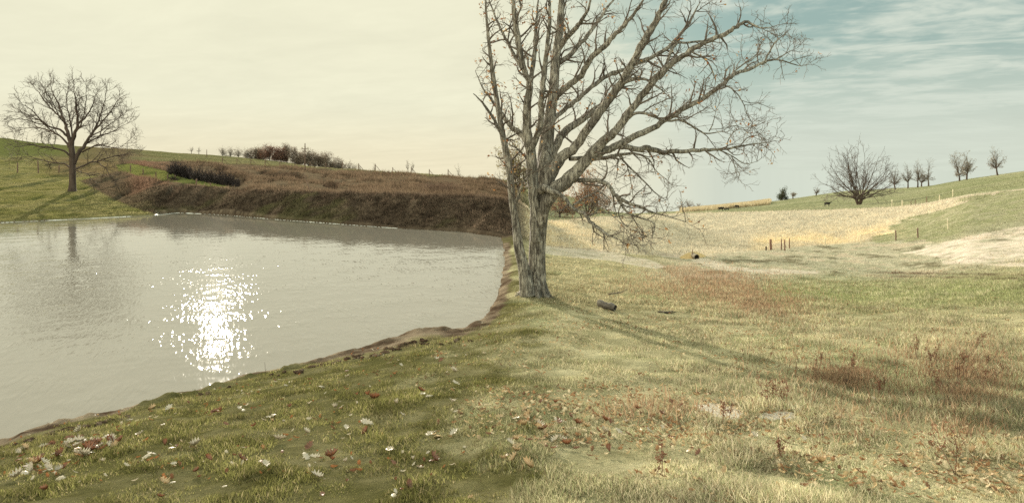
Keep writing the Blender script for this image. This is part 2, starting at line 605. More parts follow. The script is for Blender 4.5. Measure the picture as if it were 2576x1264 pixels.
def find(px, py, ymin=4.0, ymax=260.0):
    """ground point seen at a photo position"""
    Ys = np.geomspace(ymin, ymax, 1500)
    xs = PX(px) * Ys
    zs = H(xs, Ys)
    rows = EYE - zs / Ys * FOC
    idx = np.nonzero(rows <= py)[0]
    k = idx[0] if len(idx) else int(np.argmin(rows))
    return Vector((xs[k], Ys[k], zs[k]))


# colours of the ground itself
P_SAND1 = [z4(*p) for p in [(180, 700), (450, 722), (700, 745), (1000, 800), (1130, 850), (1060, 872), (850, 838), (700, 812), (450, 790), (180, 760)]]
P_SAND2 = [z5(*p) for p in [(3000, 700), (2330, 830), (2150, 880), (2000, 900), (1980, 930), (1780, 965), (2100, 1000), (2150, 1060), (2330, 1058), (3000, 1100)]]
P_SAND3 = [z4(*p) for p in [(1050, 755), (1250, 775), (1450, 810), (1600, 850), (1770, 870), (2200, 880), (2200, 905), (1770, 905), (1500, 880), (1300, 815), (1100, 780)]]
P_HOLE1 = [(1742, 1018), (1800, 1016), (1850, 1022), (1872, 1038), (1858, 1050), (1800, 1044), (1765, 1030)]
P_HOLE2 = [(1905, 1048), (1930, 1034), (1990, 1036), (2010, 1044), (1985, 1054), (1940, 1052)]
P_RUST = [(1640, 660), (1760, 672), (1880, 690), (1905, 720), (1960, 770), (2010, 800), (1890, 790), (1790, 745), (1700, 700)]
P_GREEN_R = [(2230, 568), (2329, 541), (2420, 512), (2700, 440), (3200, 300), (3200, 560), (2700, 590), (2420, 600), (2200, 612)]
P_STRIP = [z1(*p) for p in [(740, 700), (850, 690), (1100, 745), (1290, 790), (1560, 850), (1490, 856), (1250, 835), (1000, 800), (760, 745)]]
P_DAMTOE_L = [(-700, 470), (230, 470), (260, 500), (330, 520), (392, 541), (392, 560), (-700, 620)]


def lerp3(c0, c1, f):
    f = np.asarray(f)[..., None]
    return c0 * (1 - f) + np.asarray(c1, float) * f


def ground_colour(x, y, z, sd):
    Yc = np.maximum(y, 1.0)
    px = x / Yc * FOC + 1288
    py = EYE - z / Yc * FOC
    n1 = fbm(x * 0.5, y * 0.5, 4, 61)
    n2 = fbm(x * 2.3, y * 2.3, 4, 71)
    n3 = fbm(x * 0.11, y * 0.11, 3, 81)
    wpx = px + n2 * 14 * np.clip(20 / Yc, 0.15, 1)
    wpy = py + n1 * 7 * np.clip(30 / Yc, 0.2, 1)
    k = sstep(-0.22, 0.22, (px - 1285) / 800 + fbm(x * 0.7, y * 0.7, 5, 401, 0.6) * 0.75 * sstep(1650, 1300, px) + 0.3 * sstep(1330, 1480, px))          # pond bank -> pale meadow
    k = np.where(y > 36, sstep(1285, 1345, px), k)
    G = np.ones(x.shape + (3,))
    # near land
    gl = lerp3(G * (0.095, 0.088, 0.036), (0.19, 0.168, 0.09), np.clip(0.45 + n2 * 1.1 + n1 * 0.5, 0, 1))
    gr = lerp3(G * (0.24, 0.22, 0.125), (0.44, 0.395, 0.25), np.clip(0.5 + n2 * 0.8 + n1 * 0.5, 0, 1))
    gr = lerp3(gr, (0.23, 0.26, 0.125), sstep(0.1, 0.7, n1) * 0.7)
    # middle distance of the meadow: grey-green with bare earth
    mid = sstep(24, 31, y) * sstep(1560, 1760, px)
    n5 = fbm(x * 0.9, y * 0.45, 5, 311, 0.65)
    gm = lerp3(G * (0.27, 0.265, 0.18), (0.46, 0.42, 0.32), np.clip(0.5 + n2 * 0.8, 0, 1))
    gm = lerp3(gm, (0.42, 0.36, 0.27), sstep(0.05, 0.35, n5))
    gm = lerp3(gm, (0.14, 0.12, 0.075), sstep(-0.12, -0.40, n5) * 0.8)
    gr = lerp3(gr, gm, mid)
    # green band in the meadow
    gb = np.exp(-((wpy - 735) / 40.0) ** 2) * sstep(1850, 2000, wpx)
    gr = lerp3(gr, (0.20, 0.23, 0.095), gb * 0.75)
    gr = lerp3(gr, (0.29, 0.205, 0.135), in_poly(wpx, wpy, P_RUST) * 0.5)
    near = lerp3(gl, gr, k)
    c = near
    # far bank on the left, green with brown above
    fb = lerp3(G * (0.145, 0.142, 0.052), (0.215, 0.195, 0.095), np.clip(0.5 + n1, 0, 1))
    fbrown = lerp3(G * (0.135, 0.100, 0.055), (0.185, 0.140, 0.085), np.clip(0.5 + n1, 0, 1))
    t_up = sstep(452, 432, wpy + n3 * 12)
    fb = lerp3(fb, fbrown, t_up * sstep(60, 180, px) * 0.85)
    fb = lerp3(fb, (0.135, 0.14, 0.05), sstep(405, 380, wpy) * sstep(260, 120, px))
    # dam facing the pond
    dam = lerp3(G * (0.050, 0.036, 0.026), (0.105, 0.078, 0.056), np.clip(0.5 + n2 * 0.9 + n1 * 0.3, 0, 1))
    dam = lerp3(dam, (0.17, 0.125, 0.09), sstep(0.15, 0.5, fbm(x * 0.8, y * 0.6, 4, 431)) * 0.6)
    dam = lerp3(dam, (0.028, 0.02, 0.015), sstep(0.2, 0.5, fbm(x * 1.1, y * 0.7, 4, 441)) * 0.6)
    dam = lerp3(dam, (0.085, 0.085, 0.035), sstep(0.25, 0.6, n3 + n1 * 0.6) * 0.5)
    damedge = sstep(240, 330, px + (wpy - 480) * -0.9 * (wpy > 470) + n1 * 15)
    # boundary of green point against brown dam runs down to the right
    bx = np.interp(py, [430, 455, 470, 490, 510, 530, 541], [300, 200, 230, 265, 305, 355, 392])
    f_dam = sstep(-8, 10, wpx - bx)
    left_far = lerp3(fb, dam, f_dam)
    left_far = lerp3(left_far, (0.15, 0.115, 0.075), f_dam * sstep(420, 330, px) * 0.6)
    # beyond the crest: weedy hillside then green
    yr = np.interp(px, _cp, _KY[:, 9])
    yc = np.interp(px, _cp, _KY[:, 6])
    weed = lerp3(G * (0.112, 0.078, 0.052), (0.175, 0.127, 0.086), np.clip(0.5 + n1 * 0.9, 0, 1))
    weed = lerp3(weed, (0.065, 0.045, 0.032), -rills(x, y) * 0.75)
    weed = lerp3(weed, (0.19, 0.105, 0.075), sstep(470, 330, px) * 0.6)
    hill = lerp3(G * (0.125, 0.125, 0.055), (0.17, 0.155, 0.085), np.clip(0.5 + n3, 0, 1))
    back = lerp3(weed, hill, sstep(yr - 4, yr + 1, y))
    back = lerp3(back, (0.15, 0.105, 0.075), sstep(520, 380, px) * sstep(yr + 10, yr + 25, y) * sstep(384 + 0.16 * (px - 360), 400 + 0.16 * (px - 360), py + 0 * px))
    left_far = lerp3(left_far, back, sstep(yc, yc + 3, y) * sstep(300, 360, px))
    left_far = lerp3(left_far, (0.135, 0.15, 0.045), in_poly(wpx, wpy, P_STRIP) * 0.85 * (y > 60))
    # right: pale straw downstream face, green pasture behind
    straw = lerp3(G * (0.42, 0.375, 0.29), (0.60, 0.53, 0.40), np.clip(0.5 + n2 * 0.7 + n1 * 0.4, 0, 1))
    gold = np.exp(-((py - 603 + (px - 2000) * 0.06) / 22.0) ** 2) * sstep(1860, 1930, px) * sstep(2330, 2240, px)
    straw = lerp3(straw, (0.68, 0.55, 0.35), np.clip(gold + np.exp(-((px - 1400) / 110.0) ** 2) * 0.7, 0, 1) * np.clip(0.75 + n1, 0, 1))
    toe = np.interp(px, _cp, _KY[:, 5])
    past = lerp3(G * (0.20, 0.21, 0.115), (0.27, 0.265, 0.165), np.clip(0.5 + n3 + n1 * 0.3, 0, 1))
    rf = lerp3(near, straw, sstep(toe - 2.0, toe + 0.5, y + n1))
    rf = lerp3(rf, past, sstep(yc + 3, yc + 8, y))
    rf = lerp3(rf, (0.46, 0.41, 0.33), np.exp(-((y - yc - 1.0) / 1.8) ** 2) * 0.6)
    rf = lerp3(rf, (0.25, 0.255, 0.145), in_poly(wpx + fbm(x * .5, y * .3, 4, 451) * 45, wpy + fbm(x * .7, y * .4, 3, 461) * 12, P_GREEN_R) * (y > 30) * (y < yc + 1) * np.clip(0.85 + n2 * .6, .3, 1))
    corn = (y > 120) & (px > 1700) & (px < 1935) & (py < np.interp(px, [1700, 1935], [536, 514]))
    rf = lerp3(rf, (0.42, 0.35, 0.22), corn * 0.8)
    rr = lerp3(left_far, rf, k)
    c = lerp3(c, rr, sstep(37, 42, y))
    # bare pale patches
    s1 = in_poly(wpx, wpy, P_SAND1) | in_poly(wpx, wpy, P_SAND3)
    c = lerp3(c, (0.50, 0.435, 0.35), s1 * (y > 20) * (y < 52) * np.clip(0.75 + n2 * 0.8, 0.2, 0.95))
    c = lerp3(c, (0.58, 0.50, 0.42), in_poly(wpx, wpy, P_SAND2) * (y > 15) * (y < 52) * np.clip(0.62 + n2 * 0.9 + n1 * 0.4, 0.1, 0.95))
    wx2 = px + n2 * 12; wy2 = py + fbm(x * 5, y * 5, 3, 99) * 9
    c = lerp3(c, (0.56, 0.50, 0.42), (in_poly(wx2, wy2, P_HOLE1) | in_poly(wx2, wy2, P_HOLE2)) * (y < 20) * 0.95)
    # wheel ruts
    rut = (np.exp(-((py - 688 + (px - 2350) * -0.02) / 3.0) ** 2) + np.exp(-((py - 697 + (px - 2350) * -0.02) / 3.0) ** 2)) * sstep(2150, 2260, px)
    c = lerp3(c, (0.10, 0.065, 0.045), np.clip(rut, 0, 1) * np.clip(0.6 + n2 * 1.5, 0, 1) * (y < 40))
    # mud rims
    wide = np.interp(px, [0, 60, 300, 380, 700, 760, 850, 950, 1160, 1260], [1.0, 0.9, 0.6, 0.25, 0.2, 0.5, 0.8, 1.5, 1.6, 0.4])
    mud = lerp3(G * (0.075, 0.05, 0.035), (0.30, 0.235, 0.17), np.clip(0.5 + n2 * 1.1, 0, 1))
    mudf = sstep(1.0, 0.6, sd / wide + n2 * 0.45) * (y < 38)
    c = lerp3(c, mud, mudf)
    c = lerp3(c, (0.22, 0.17, 0.12), np.exp(-((sd - 0.06) / 0.10) ** 2) * (y > 40) * np.clip(0.65 + n2, 0, 1) * np.clip(0.9 - sstep(560, 800, px) * 0.75, 0, 1))  # far edge tinted paler, the line of glints put into the ground colour
    c = lerp3(c, (0.07, 0.05, 0.035), (sd < -0.02) * 1.0)
    return np.clip(c, 0.01, 0.8)


ys = np.concatenate([np.linspace(-18, 4.6, 34, endpoint=False), np.geomspace(4.6, 85, 620, endpoint=False), np.geomspace(85, 270, 130, endpoint=False), np.geomspace(270, 900, 24)])
ss = np.linspace(-1.25, 1.25, 1350)
YY, SS = np.meshgrid(ys, ss, indexing='ij')
XX = SS * (np.maximum(YY, 0) + 7.0)
SD = shore_sd(XX, YY)
ZZ = H(XX, YY, SD)
CC = ground_colour(XX, YY, ZZ, SD)
nr, ncol = YY.shape
idx = np.arange(nr * ncol).reshape(nr, ncol)
q = np.stack([idx[:-1, :-1], idx[:-1, 1:], idx[1:, 1:], idx[1:, :-1]], -1).reshape(-1, 4)
ground = mesh_np('ground', np.stack([XX, YY, ZZ], -1).reshape(-1, 3), q, M_ground, colors=CC.reshape(-1, 3))
tag(ground, kind='structure')

# water sheet, running a little under its banks
cxp = np.mean([p[0] for p in SHORE]); cyp = np.mean([p[1] for p in SHORE])
wv = []
n = len(SHORE)
for i in range(n):
    p0 = Vector(SHORE[i - 1]); p1 = Vector(SHORE[i]); p2 = Vector(SHORE[(i + 1) % n])
    d = (p2 - p0).normalized()
    wv.append((p1.x + d.y * 0.25, p1.y - d.x * 0.25, WL))
me = bpy.data.meshes.new('pond_water')
me.from_pydata(wv, [], [list(range(n))])
me.materials.append(M_water)
if me.polygons[0].normal.z < 0:
    me.flip_normals()
wo_ = bpy.data.objects.new('pond_water', me)
COL.objects.link(wo_)
tag(wo_, kind='structure')

# thin white strip modelled in place of the glints along the far shore
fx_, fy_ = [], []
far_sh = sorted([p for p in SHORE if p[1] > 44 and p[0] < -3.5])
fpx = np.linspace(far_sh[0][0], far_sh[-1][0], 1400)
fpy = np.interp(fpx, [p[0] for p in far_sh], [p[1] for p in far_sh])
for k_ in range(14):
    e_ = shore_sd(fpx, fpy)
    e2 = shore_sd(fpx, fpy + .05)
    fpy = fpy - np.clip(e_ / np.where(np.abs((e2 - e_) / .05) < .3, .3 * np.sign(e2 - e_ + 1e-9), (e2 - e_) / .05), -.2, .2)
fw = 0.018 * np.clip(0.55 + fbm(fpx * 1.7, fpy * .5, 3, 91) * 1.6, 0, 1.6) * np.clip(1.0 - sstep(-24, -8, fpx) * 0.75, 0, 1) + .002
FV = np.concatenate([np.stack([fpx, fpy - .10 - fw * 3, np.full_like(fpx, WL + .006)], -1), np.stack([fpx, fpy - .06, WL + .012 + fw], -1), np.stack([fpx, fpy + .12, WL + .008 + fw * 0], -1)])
m_ = len(fpx)
i_ = np.arange(m_ - 1)
FF = np.concatenate([np.stack([i_, i_ + 1, i_ + 1 + m_, i_ + m_], -1), np.stack([i_ + m_, i_ + m_ + 1, i_ + 1 + 2 * m_, i_ + 2 * m_], -1)])
M_glint, _b, _p = base_mat('glint_strip', 0.6, 0.3)
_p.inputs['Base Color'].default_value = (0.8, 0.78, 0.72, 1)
o = mesh_np('glint_strip', FV, [FF], M_glint)
tag(o, 'thin white strip put in for the glints along the far shore', 'glint_strip', kind='stuff')

# ------------------------------------------------------------------ blades


def scatter(n, pxr, yr, power=1.0):
    """random ground points, density falling with distance"""
    u = RNG.rand(n)
    y0, y1 = yr
    a = power
    if abs(a - 1) < 1e-6:
        y = y0 * (y1 / y0) ** u
    else:
        e = 1 - a
        y = (y0 ** e + u * (y1 ** e - y0 ** e)) ** (1 / e)
    px = pxr[0] + RNG.rand(n) * (pxr[1] - pxr[0])
    x = PX(px) * y
    return x, y


def blades(name, x, y, length, width, lean, colour, mat, seg=2, z=None):
    n = len(x)
    if z is None:
        z = H(x, y)
    ang = RNG.rand(n) * 2 * np.pi
    fa = RNG.rand(n) * 2 * np.pi
    wx, wy = np.cos(fa) * width / 2, np.sin(fa) * width / 2
    L = length
    ln = lean * (0.3 + RNG.rand(n))
    dx, dy = np.cos(ang), np.sin(ang)
    base = np.stack([x, y, z - 0.01], -1)
    hor = ln * L
    ver = L * np.sqrt(np.maximum(0.12, 1 - ln ** 2))
    mid = base + np.stack([dx * hor * 0.33, dy * hor * 0.33, ver * 0.60], -1)
    tip = base + np.stack([dx * hor, dy * hor, ver], -1)
    wv_ = np.stack([wx, wy, np.zeros(n)], -1)
    if seg == 2:
        V = np.stack([base - wv_, base + wv_, mid + wv_ * 0.75, mid - wv_ * 0.75, tip], 1).reshape(-1, 3)
        i = np.arange(n) * 5
        f4 = np.stack([i, i + 1, i + 2, i + 3], -1)
        f3 = np.stack([i + 3, i + 2, i + 4], -1)
        C = np.repeat(colour, 5, axis=0)
        return mesh_np(name, V, [f4, f3], mat, smooth=False, colors=C)
    V = np.stack([base - wv_, base + wv_, tip], 1).reshape(-1, 3)
    i = np.arange(n) * 3
    f3 = np.stack([i, i + 1, i + 2], -1)
    return mesh_np(name, V, [f3], mat, smooth=False, colors=np.repeat(colour, 3, axis=0))


def gcol(x, y, var=0.25, gain=1.0):
    z = H(x, y)
    sd = shore_sd(x, y)
    c = ground_colour(x, y, z, sd)
    v = 1 + (RNG.rand(len(x), 1) - 0.5) * 2 * var
    return np.clip(c * v * gain, 0.01, 0.75), z, sd


def tri_mix(n, cols, wts):
    k = RNG.choice(len(cols), n, p=np.array(wts) / sum(wts))
    return np.array(cols)[k]


# short turf on the pond bank
x, y = scatter(430000, (-320, 1700), (4.2, 22), 0.3)
c, z, sd = gcol(x, y, 0.2)
px = x / y * FOC + 1288
keep = (sd > 0.25 + 0.3 * RNG.rand(len(x))) & (RNG.rand(len(x)) > sstep(-0.22, 0.22, (px - 1285) / 800 + fbm(x * 0.7, y * 0.7, 5, 401, 0.6) * 0.75 * sstep(1650, 1300, px) + 0.3 * sstep(1330, 1480, px)))
wide = np.interp(px, [0, 60, 300, 380, 700, 760, 850, 950, 1160, 1260], [1.0, 0.9, 0.6, 0.25, 0.2, 0.5, 0.8, 1.5, 1.6, 0.4])
keep &= sd > wide * (0.7 + 0.5 * RNG.rand(len(x)))
x, y, c, z = x[keep], y[keep], c[keep], z[keep]
pt = tri_mix(len(x), [(0.14, 0.145, 0.045), (0.19, 0.178, 0.066), (0.10, 0.105, 0.03), (0.29, 0.24, 0.14)], [4, 3, 2, 1.3])
c = c * 0.35 + pt * 0.65
tuft = np.clip(0.75 + fbm(x * 2.6, y * 2.6, 4, 120) * 1.5, 0.25, 2.0)
c = c * np.clip(1.0 + fbm(x * 3.1, y * 3.1, 4, 121) * 0.8, 0.45, 1.6)[:, None] * (0.6 + 0.9 * RNG.rand(len(x), 1))
kp = RNG.rand(len(x)) < 0.95 + fbm(x * 1.9, y * 1.9, 3, 122) * 1.2
x, y, c, z, tuft = x[kp], y[kp], c[kp], z[kp], tuft[kp]
o = blades('grass', x, y, (0.035 + 0.045 * RNG.rand(len(x))) * tuft, 0.005 + 0.005 * RNG.rand(len(x)), 0.8, c, M_grass, 2, z)
tag(o, 'short green turf growing on the near pond bank', 'grass', kind='stuff')

# long mixed meadow grass
x, y = scatter(640000, (850, 3250), (4.2, 30), 0.75)
c, z, sd = gcol(x, y, 0.25)
px = x / y * FOC + 1288
py = EYE - z / y * FOC
keep = (sd > 0.5) & (RNG.rand(len(x)) < sstep(-0.22, 0.22, (px - 1285) / 800 + fbm(x * 0.7, y * 0.7, 5, 401, 0.6) * 0.75 * sstep(1650, 1300, px) + 0.3 * sstep(1330, 1480, px)))
keep &= ~(in_poly(px, py, P_HOLE1) | in_poly(px, py, P_HOLE2) | in_poly(px, py - 14, P_HOLE1) | in_poly(px, py - 14, P_HOLE2)) | (RNG.rand(len(x)) < 0.05)
x, y, c, z, px = x[keep], y[keep], c[keep], z[keep], px[keep]
wild = sstep(1500, 1900, px + fbm(x * 0.4, y * 0.4, 3, 131) * 260)
pt = tri_mix(len(x), [(0.64, 0.57, 0.39), (0.40, 0.43, 0.235), (0.27, 0.31, 0.155), (0.72, 0.64, 0.47), (0.28, 0.19, 0.125), (0.12, 0.10, 0.06)], [5, 4, 2.5, 3, 2, 2])
bl = sstep(950, 1850, px)[:, None]
c = c * 0.4 + (pt * bl + pt * np.array([0.42, 0.46, 0.34]) * (1 - bl)) * 0.6
tuft = np.clip(0.75 + fbm(x * 1.4, y * 1.4, 4, 140) * 1.5, 0.25, 2.2)
c = c * np.clip(0.9 + fbm(x * 2.2, y * 2.2, 3, 141) * 0.55, 0.45, 1.35)[:, None]
o = blades('meadow_grass', x, y, (0.035 + (0.05 + 0.062 * wild) * RNG.rand(len(x))) * tuft, (0.0035 + 0.0035 * RNG.rand(len(x))) * (1 + y / 22), 0.85, c, M_grass, 2, z)
tag(o, 'pale dry and green grass of the meadow', 'grass', kind='stuff')

# coarse low tufts in the middle distance of the meadow
x, y = scatter(170000, (1330, 2720), (19, 56), 0.7)
c, z, sd = gcol(x, y, 0.3)
px = x / y * FOC + 1288; py = EYE - z / y * FOC
keep = (sd > 0.6) & ~((in_poly(px, py, P_SAND1) | in_poly(px, py, P_SAND2) | in_poly(px, py, P_SAND3)) & (RNG.rand(len(x)) < 0.93))
x, y, c, z = x[keep], y[keep], c[keep], z[keep]
o = blades('pasture_tufts', x, y, 0.05 + 0.08 * RNG.rand(len(x)), 0.012 + 0.014 * RNG.rand(len(x)), 0.8, c * (0.6 + 0.8 * RNG.rand(len(x), 1)), M_grass, 1, z)
tag(o, 'cropped grey-green turf in the middle of the meadow', 'grass', kind='stuff')

# straw on the downstream face of the dam
x, y = scatter(170000, (1310, 2720), (36, 78), 0.2)
c, z, sd = gcol(x, y, 0.28, 1.05)
px = x / y * FOC + 1288
yc = np.interp(px, _cp, _KY[:, 6]); toe = np.interp(px, _cp, _KY[:, 5])
keep = (y > toe - 0.5) & (y < yc + 1.5) & (sd > 1)
x, y, c, z = x[keep], y[keep], c[keep], z[keep]
m_ = RNG.rand(len(x)) < 0.07
c[m_] = c[m_] * 0.4
px = x / y * FOC + 1288; py = EYE - z / y * FOC
short = np.where(in_poly(px, py, P_GREEN_R), 0.35, 1.0)
o = blades('straw', x, y, (0.10 + 0.22 * RNG.rand(len(x))) * short, 0.02 + 0.02 * RNG.rand(len(x)), 0.8, c, M_weed, 1, z)
tag(o, 'pale straw and dead weeds covering the far slope', 'dry grass', kind='stuff')

# rough dead growth on the dam facing the pond
x, y = scatter(150000, (180, 1330), (42, 80), 0.2)
c, z, sd = gcol(x, y, 0.55, 1.25)
px = x / y * FOC + 1288
yc = np.interp(px, _cp, _KY[:, 6])
keep = (y < yc + 3) & (sd > 0.3) & (x < 1.5)
x, y, c, z, px = x[keep], y[keep], c[keep], z[keep], px[keep]
o = blades('dead_weeds', x, y, 0.10 + 0.34 * RNG.rand(len(x)) * sstep(200, 420, px) * np.clip(0.7 + fbm(x * 1.2, y * 1.2, 3, 333), .3, 1.6), 0.03 + 0.05 * RNG.rand(len(x)), 0.7, c, M_weed, 1, z)
tag(o, 'dark brown dead growth covering the dam above the water', 'dead weeds', kind='stuff')

# tall weeds on the hillside behind the dam, lying over in rows
x, y = scatter(200000, (300, 1330), (60, 132), 0.2)
c, z, sd = gcol(x, y, 0.3, 1.1)
px = x / y * FOC + 1288; py = EYE - z / y * FOC
yc = np.interp(px, _cp, _KY[:, 6]); yr = np.interp(px, _cp, _KY[:, 9])
clump = fbm(x * 0.35 + y * 0.2, y * 0.14, 3, 160)
keep = (y > yc + 4) & (y < yr - 2) & ~in_poly(px, py, P_STRIP) & (RNG.rand(len(x)) < 0.35 + clump * 1.4)
x, y, c, z, clump = x[keep], y[keep], c[keep], z[keep], clump[keep]
o = blades('hillside_weeds', x, y, (0.25 + 0.55 * RNG.rand(len(x))) * np.clip(0.8 + clump, 0.3, 1.6), 0.05 + 0.05 * RNG.rand(len(x)), 0.8, c, M_weed, 1, z)
tag(o, 'brown weeds on the hillside behind the dam', 'weeds', kind='stuff')

x, y = scatter(70000, (1600, 2720), (70, 215), 0.6)
c, z, sd = gcol(x, y, 0.35, 1.05)
px = x / y * FOC + 1288
yc = np.interp(px, _cp, _KY[:, 6])
keep = y > yc + 2
x, y, c, z = x[keep], y[keep], c[keep], z[keep]
o = blades('hill_grass', x, y, 0.08 + 0.10 * RNG.rand(len(x)), 0.05 + 0.05 * RNG.rand(len(x)), 0.7, c, M_grass, 1, z)
tag(o, 'grazed green grass of the right-hand hill pasture', 'grass', kind='stuff')
x, y = scatter(70000, (300, 1320), (105, 240), 0.6)
c, z, sd = gcol(x, y, 0.35, 1.05)
px = x / y * FOC + 1288
yr = np.interp(px, _cp, _KY[:, 9])
keep = y > yr - 2
x, y, c, z = x[keep], y[keep], c[keep], z[keep]
o = blades('ridge_grass', x, y, 0.10 + 0.12 * RNG.rand(len(x)), 0.06 + 0.06 * RNG.rand(len(x)), 0.7, c, M_grass, 1, z)
tag(o, 'pale green grass on the ridge behind the dam', 'grass', kind='stuff')

# far grass on left bank and hills
x, y = scatter(200000, (-150, 420), (52, 125), 1.2)
c, z, sd = gcol(x, y, 0.25, 1.1)
keep = sd > 0.3
x, y, c, z = x[keep], y[keep], c[keep], z[keep]
o = blades('bank_grass', x, y, 0.07 + 0.08 * RNG.rand(len(x)), 0.03 + 0.02 * RNG.rand(len(x)), 0.5, c, M_grass, 1, z)
tag(o, 'green grass on the far bank under the round bare tree', 'grass', kind='stuff')

# ripe corn on the far ridge
x, y = scatter(60000, (1712, 1938), (150, 255), 0.0)
z = H(x, y)
px = x / y * FOC + 1288; py = EYE - z / y * FOC
keep = (py < np.interp(px, [1712, 1938], [536, 515]))
x, y, z = x[keep], y[keep], z[keep]
c = tri_mix(len(x), [(0.45, 0.38, 0.24), (0.36, 0.29, 0.18), (0.54, 0.47, 0.32)], [3, 2, 2])
o = blades('corn_stalks', x, y, 0.7 + 0.6 * RNG.rand(len(x)), 0.10 + 0.08 * RNG.rand(len(x)), 0.4, c, M_weed, 1, z)
tag(o, 'golden standing corn on the far ridge', 'corn', kind='stuff')

# ------------------------------------------------------------------ leaves
OAK = [(0, 0), (0.05, 0.10), (0.17, 0.14), (0.10, 0.27), (0.27, 0.36), (0.14, 0.46), (0.30, 0.60), (0.15, 0.66), (0.20, 0.84), (0.07, 0.85), (0, 1.0)]


def oak_leaf(curl, cup, seed):
    r = random.Random(seed)
    V, F = [], []
    for (w, t) in OAK:
        z = curl * (t - 0.45) ** 2 * 1.4
        w_ = w * (0.9 + 0.2 * r.random())
        zs = cup * abs(w_) * 1.6 + r.uniform(-.03, .03)
        V += [(-w_, t - 0.5, z + zs), (0, t - 0.5, z), (w_ * (0.9 + 0.2 * r.random()), t - 0.5, z + zs + r.uniform(-.05, .05))]
    for i in range(len(OAK) - 1):
        a = i * 3
        F += [(a, a + 1, a + 4, a + 3), (a + 1, a + 2, a + 5, a + 4)]
    # stalk
    k = len(V)
    V += [(-.012, -.5, 0), (.012, -.5, 0), (.008, -.66, .03), (-.008, -.66, .03)]
    F += [(k, k + 1, k + 2, k + 3)]
    return np.array(V), np.array(F)


M_lp = plain_leaf('pale_dead_leaf', (0.58, 0.52, 0.42), (0.36, 0.30, 0.22), 0.12)
M_lr = plain_leaf('russet_dead_leaf', (0.21, 0.085, 0.04), (0.12, 0.055, 0.03), 0.3)
M_lt = plain_leaf('tan_dead_leaf', (0.50, 0.37, 0.21), (0.32, 0.21, 0.11), 0.2)
LM = {}
for nm, mt in (('pale', M_lp), ('russet', M_lr), ('tan', M_lt)):
    for s in range(4):
        V, F = oak_leaf([0.35, 0.8, -0.5, 1.2][s], [0.3, 0.8, -0.3, 1.3][s], s * 7 + 3)
        LM[nm, s] = mesh_np('fallen_leaf', V, F, mt, link=False, smooth=False)
LAB = {
    ('pale', 0): ('pale bleached curled oak leaf on the short turf beside the pond', 'bleached leaves on the pond bank'),
    ('russet', 0): ('russet brown oak leaf on the short turf beside the pond', 'russet leaves on the pond bank'),
    ('tan', 0): ('tan oak leaf on the short turf beside the pond', 'tan leaves on the pond bank'),
    ('pale', 1): ('pale bleached oak leaf lying in the meadow grass', 'bleached leaves in the meadow'),
    ('russet', 1): ('rusty brown oak leaf lying in the meadow grass', 'rusty leaves in the meadow'),
    ('tan', 1): ('tan oak leaf lying in the meadow grass', 'tan leaves in the meadow'),
    ('pale', 2): ('pale oak leaf in the leaf drift at the bank corner', 'pale leaves of the corner drift'),
    ('russet', 2): ('russet oak leaf in the leaf drift at the bank corner', 'russet leaves of the corner drift'),
    ('tan', 2): ('tan oak leaf in the leaf drift at the bank corner', 'tan leaves of the corner drift'),
}


def put_leaf(px, py, kind, zone, size, jitter=0.0):
    p = find(px, py, 4.0, 30)
    size *= 1.0
    o = bpy.data.objects.new('fallen_leaf', LM[kind, random.randrange(4)])
    COL.objects.link(o)
    o.location = (p.x, p.y, p.z + 0.028 + random.random() * 0.02)
    o.rotation_euler = (random.uniform(-.5, .5), random.uniform(-.5, .5), random.random() * 6.28)
    o.scale = (size, size, size * random.uniform(0.6, 1.1))
    l, g = LAB[kind, zone]
    if zone == 2:
        l += ', %s side' % ('left' if px < 150 else 'middle' if px < 230 else 'right')
    else:
        rowt = 'near the water edge' if (zone == 0 and py < 1040 + (600 - px) * .1) else 'in the upper part' if py < 1060 else 'half way down' if py < 1160 else 'at the very bottom'
        colt = ('far left' if px < 300 else 'left of centre' if px < 620 else 'right of centre' if px < 940 else 'right end') if zone == 0 else ('at the left' if px < 1450 else 'left of the bare patches' if px < 1740 else 'below the bare patches' if px < 2050 else 'at the right')
        l = l.replace('on the short turf beside the pond', 'on the bank turf').replace(' lying in the meadow grass', ' in the meadow') + ', ' + rowt + ', ' + colt
    tag(o, l, 'leaf', g)


def zb(X, Y):
    return (X * .4584, (880 + Y * .5044) * .9083)


